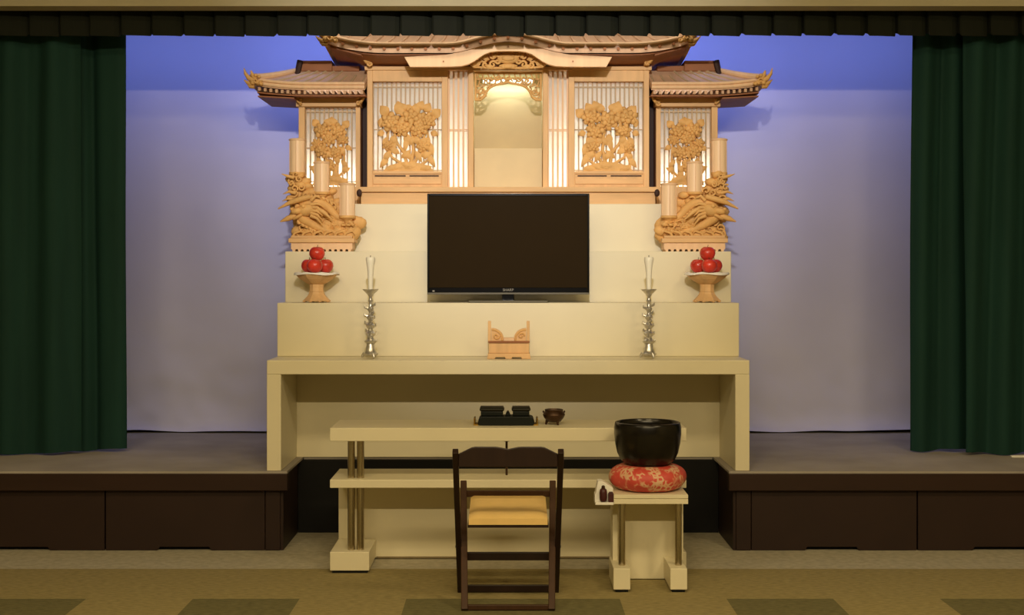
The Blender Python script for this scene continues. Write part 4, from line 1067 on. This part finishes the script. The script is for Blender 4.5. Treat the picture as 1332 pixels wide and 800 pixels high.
# backrest with shaped top
YBk = long_p(0.69)
def bkz(x):
    a = abs(x)
    if a > 0.155: return 0.740 - 0.030 * ((a - 0.155) / 0.063)
    return 0.740 - 0.010 * max(0, 1 - a / 0.05)
xs = [-0.2185 + 0.437 * i / 30 for i in range(31)]
poly = [(x, bkz(x)) for x in xs] + [(x, 0.652) for x in xs[::-1]]
MB().prism(poly, YBk - 0.010, YBk + 0.010).build('backrest', M['chair'], t, bevel=0.003)
# rails
MB().box(-0.212, 0.212, long_p(0.02) - 0.011, long_p(0.02) + 0.011, 0.004, 0.036).build('long_floor_rail', M['chair'], t, bevel=0.002)
MB().box(-0.213, 0.213, long_p(0.19) - 0.010, long_p(0.19) + 0.010, 0.175, 0.212).build('stretcher', M['chair'], t, bevel=0.002)
MB().box(-0.180, 0.180, short_p(0.015) - 0.011, short_p(0.015) + 0.011, 0.004, 0.026).build('short_floor_rail', M['chair2'], t, bevel=0.002)
MB().box(-0.196, 0.196, short_p(0.458) - 0.010, short_p(0.458) + 0.010, 0.444, 0.474).build('front_rail', M['chair2'], t, bevel=0.002)
# padded tilted seat
def seat(u, v):
    x = -0.177 + 0.354 * u; y = 6.20 + 0.375 * v
    e = min(u, 1 - u, v, 1 - v); k = min(1, e / 0.10)
    return (x, y, 0.406 + 0.040 * v + 0.012 * math.sin(PI / 2 * k) - 0.004 * math.sin(PI * v))
mb = MB().grid(seat, 24, 24); 
bs = mb.bm
for u, v in ((0, 0),): pass
def seat_lo(u, v):
    p = seat(u, v); e = min(u, 1 - u, v, 1 - v); return (p[0], p[1], 0.406 + 0.040 * v - 0.028)
mb2 = MB(); n = 24
P_ = [[mb2.bm.verts.new(seat(i / n, j / n)) for j in range(n + 1)] for i in range(n + 1)]
Q_ = [[mb2.bm.verts.new(seat_lo(i / n, j / n)) for j in range(n + 1)] for i in range(n + 1)]
for i in range(n):
    for j in range(n):
        mb2.bm.faces.new((P_[i][j], P_[i + 1][j], P_[i + 1][j + 1], P_[i][j + 1])); mb2.bm.faces.new((Q_[i][j], Q_[i][j + 1], Q_[i + 1][j + 1], Q_[i + 1][j]))
for i in range(n):
    for j in (0, n): mb2.bm.faces.new((P_[i][j], Q_[i][j], Q_[i + 1][j], P_[i + 1][j]))
    for k_ in (0, n): mb2.bm.faces.new((P_[k_][i], Q_[k_][i], Q_[k_][i + 1], P_[k_][i + 1]))
bs.free()
o = mb2.build('seat', M['seat'], t, smooth=True, angle=60)
o['label'] = 'tan padded seat'
MB().box(-0.182, 0.182, 6.205, 6.225, 0.364, 0.3775).box(-0.182, -0.164, 6.226, 6.56, 0.372, 0.380).box(0.164, 0.182, 6.226, 6.56, 0.372, 0.380).build('seat_frame', M['chair'], t)

# ================================================================== LIGHTS
def area(name, loc, target, sx, sy, e, col, spread=180):
    d = bpy.data.lights.new(name, 'AREA'); d.shape = 'RECTANGLE'; d.size = sx; d.size_y = sy; d.energy = e; d.color = col; d.spread = math.radians(spread)
    o = bpy.data.objects.new(name, d); COL.objects.link(o); o.location = loc
    o.rotation_euler = (Vector(target) - Vector(loc)).to_track_quat('-Z', 'Y').to_euler(); return o
def spot(name, loc, target, e, col, ang, blend=1.0, r=0.06):
    d = bpy.data.lights.new(name, 'SPOT'); d.energy = e; d.color = col; d.spot_size = math.radians(ang); d.spot_blend = blend; d.shadow_soft_size = r
    o = bpy.data.objects.new(name, d); COL.objects.link(o); o.location = loc
    o.rotation_euler = (Vector(target) - Vector(loc)).to_track_quat('-Z', 'Y').to_euler(); return o
WARM = (1.0, 0.82, 0.56)
WARM2 = (1.0, 0.79, 0.44)
KEY = (1.0, 0.96, 0.98)
BAR = (1.0, 0.81, 0.48)
spot('hall_spot', (0, 0.0, 3.70), (0, 8.4, 2.42), 1450, KEY, 27, 1.0, 0.08)
area('hall_light_bar', (0.3, 0.0, 3.70), (0.3, 9.0, 1.9), 4.6, 0.08, 162, BAR)
# hall downlights in the ceiling
for x, e in ((-2.2, 40), (0, 46), (2.6, 60)):
    area('hall_downlight', (x, 3.4, 3.95), (x, 3.6, 0), 0.6, 0.6, e, WARM2)
# blue border lights above the backdrop, behind the valance
for x, e in ((-2.3, 3.9), (-0.9, 6.2), (0.9, 6.2), (2.3, 3.9)):
    area('border_light', (x, 8.80, 3.45), (x, 9.36, 2.25), 1.4, 0.15, e, (0.21, 0.32, 1.0), 125)
# white border batten washing the shrine from just behind the valance
area('batten_light', (0, 8.08, 3.20), (0, 8.45, 2.0), 2.4, 0.10, 6.5, (1.0, 0.88, 0.72))
# fluorescent tubes behind the shoji lattices
for x, w_, z_ in ((-0.623, 0.40, zBot + 0.03), (0.623, 0.40, zBot + 0.03), (-0.308, 0.10, zBot + 0.03), (0.308, 0.10, zBot + 0.03), (-1.11, 0.28, Z3 + 0.08), (1.11, 0.28, Z3 + 0.08)):
    area('shoji_light', (x, 8.80, z_), (x, 8.62, z_ + 0.30), w_, 0.05, (19 if w_ > 0.2 else 14) * w_, (0.88, 0.97, 1.0))
# fluorescent in the niche
area('niche_light', (0, 8.845, zTop - 0.03), (0, 8.87, 0), 0.30, 0.03, 0.95, (0.84, 1.0, 0.98))

w = bpy.data.worlds.new('World'); sc.world = w; w.use_nodes = True
bg = w.node_tree.nodes['Background']; bg.inputs[0].default_value = (1.0, 0.80, 0.55, 1); bg.inputs[1].default_value = 0.05

# ================================================================== CAMERA
cd = bpy.data.cameras.new('camera'); cam = bpy.data.objects.new('camera', cd); COL.objects.link(cam)
cd.sensor_width = 36; cd.sensor_fit = 'HORIZONTAL'; cd.lens = FPX / 1332 * 36
cd.shift_x = (666 - U0) / 1332; cd.shift_y = -(400 - V0) / 1332
cam.location = (0, 0, EYE); cam.rotation_euler = (PI / 2, 0, 0); cd.clip_start = 0.05
sc.camera = cam
sc.view_settings.view_transform = 'Standard'
sc.view_settings.look = 'None'
sc.view_settings.gamma = 1.0
sc.view_settings.use_curve_mapping = False
sc.view_settings.exposure = 0.0
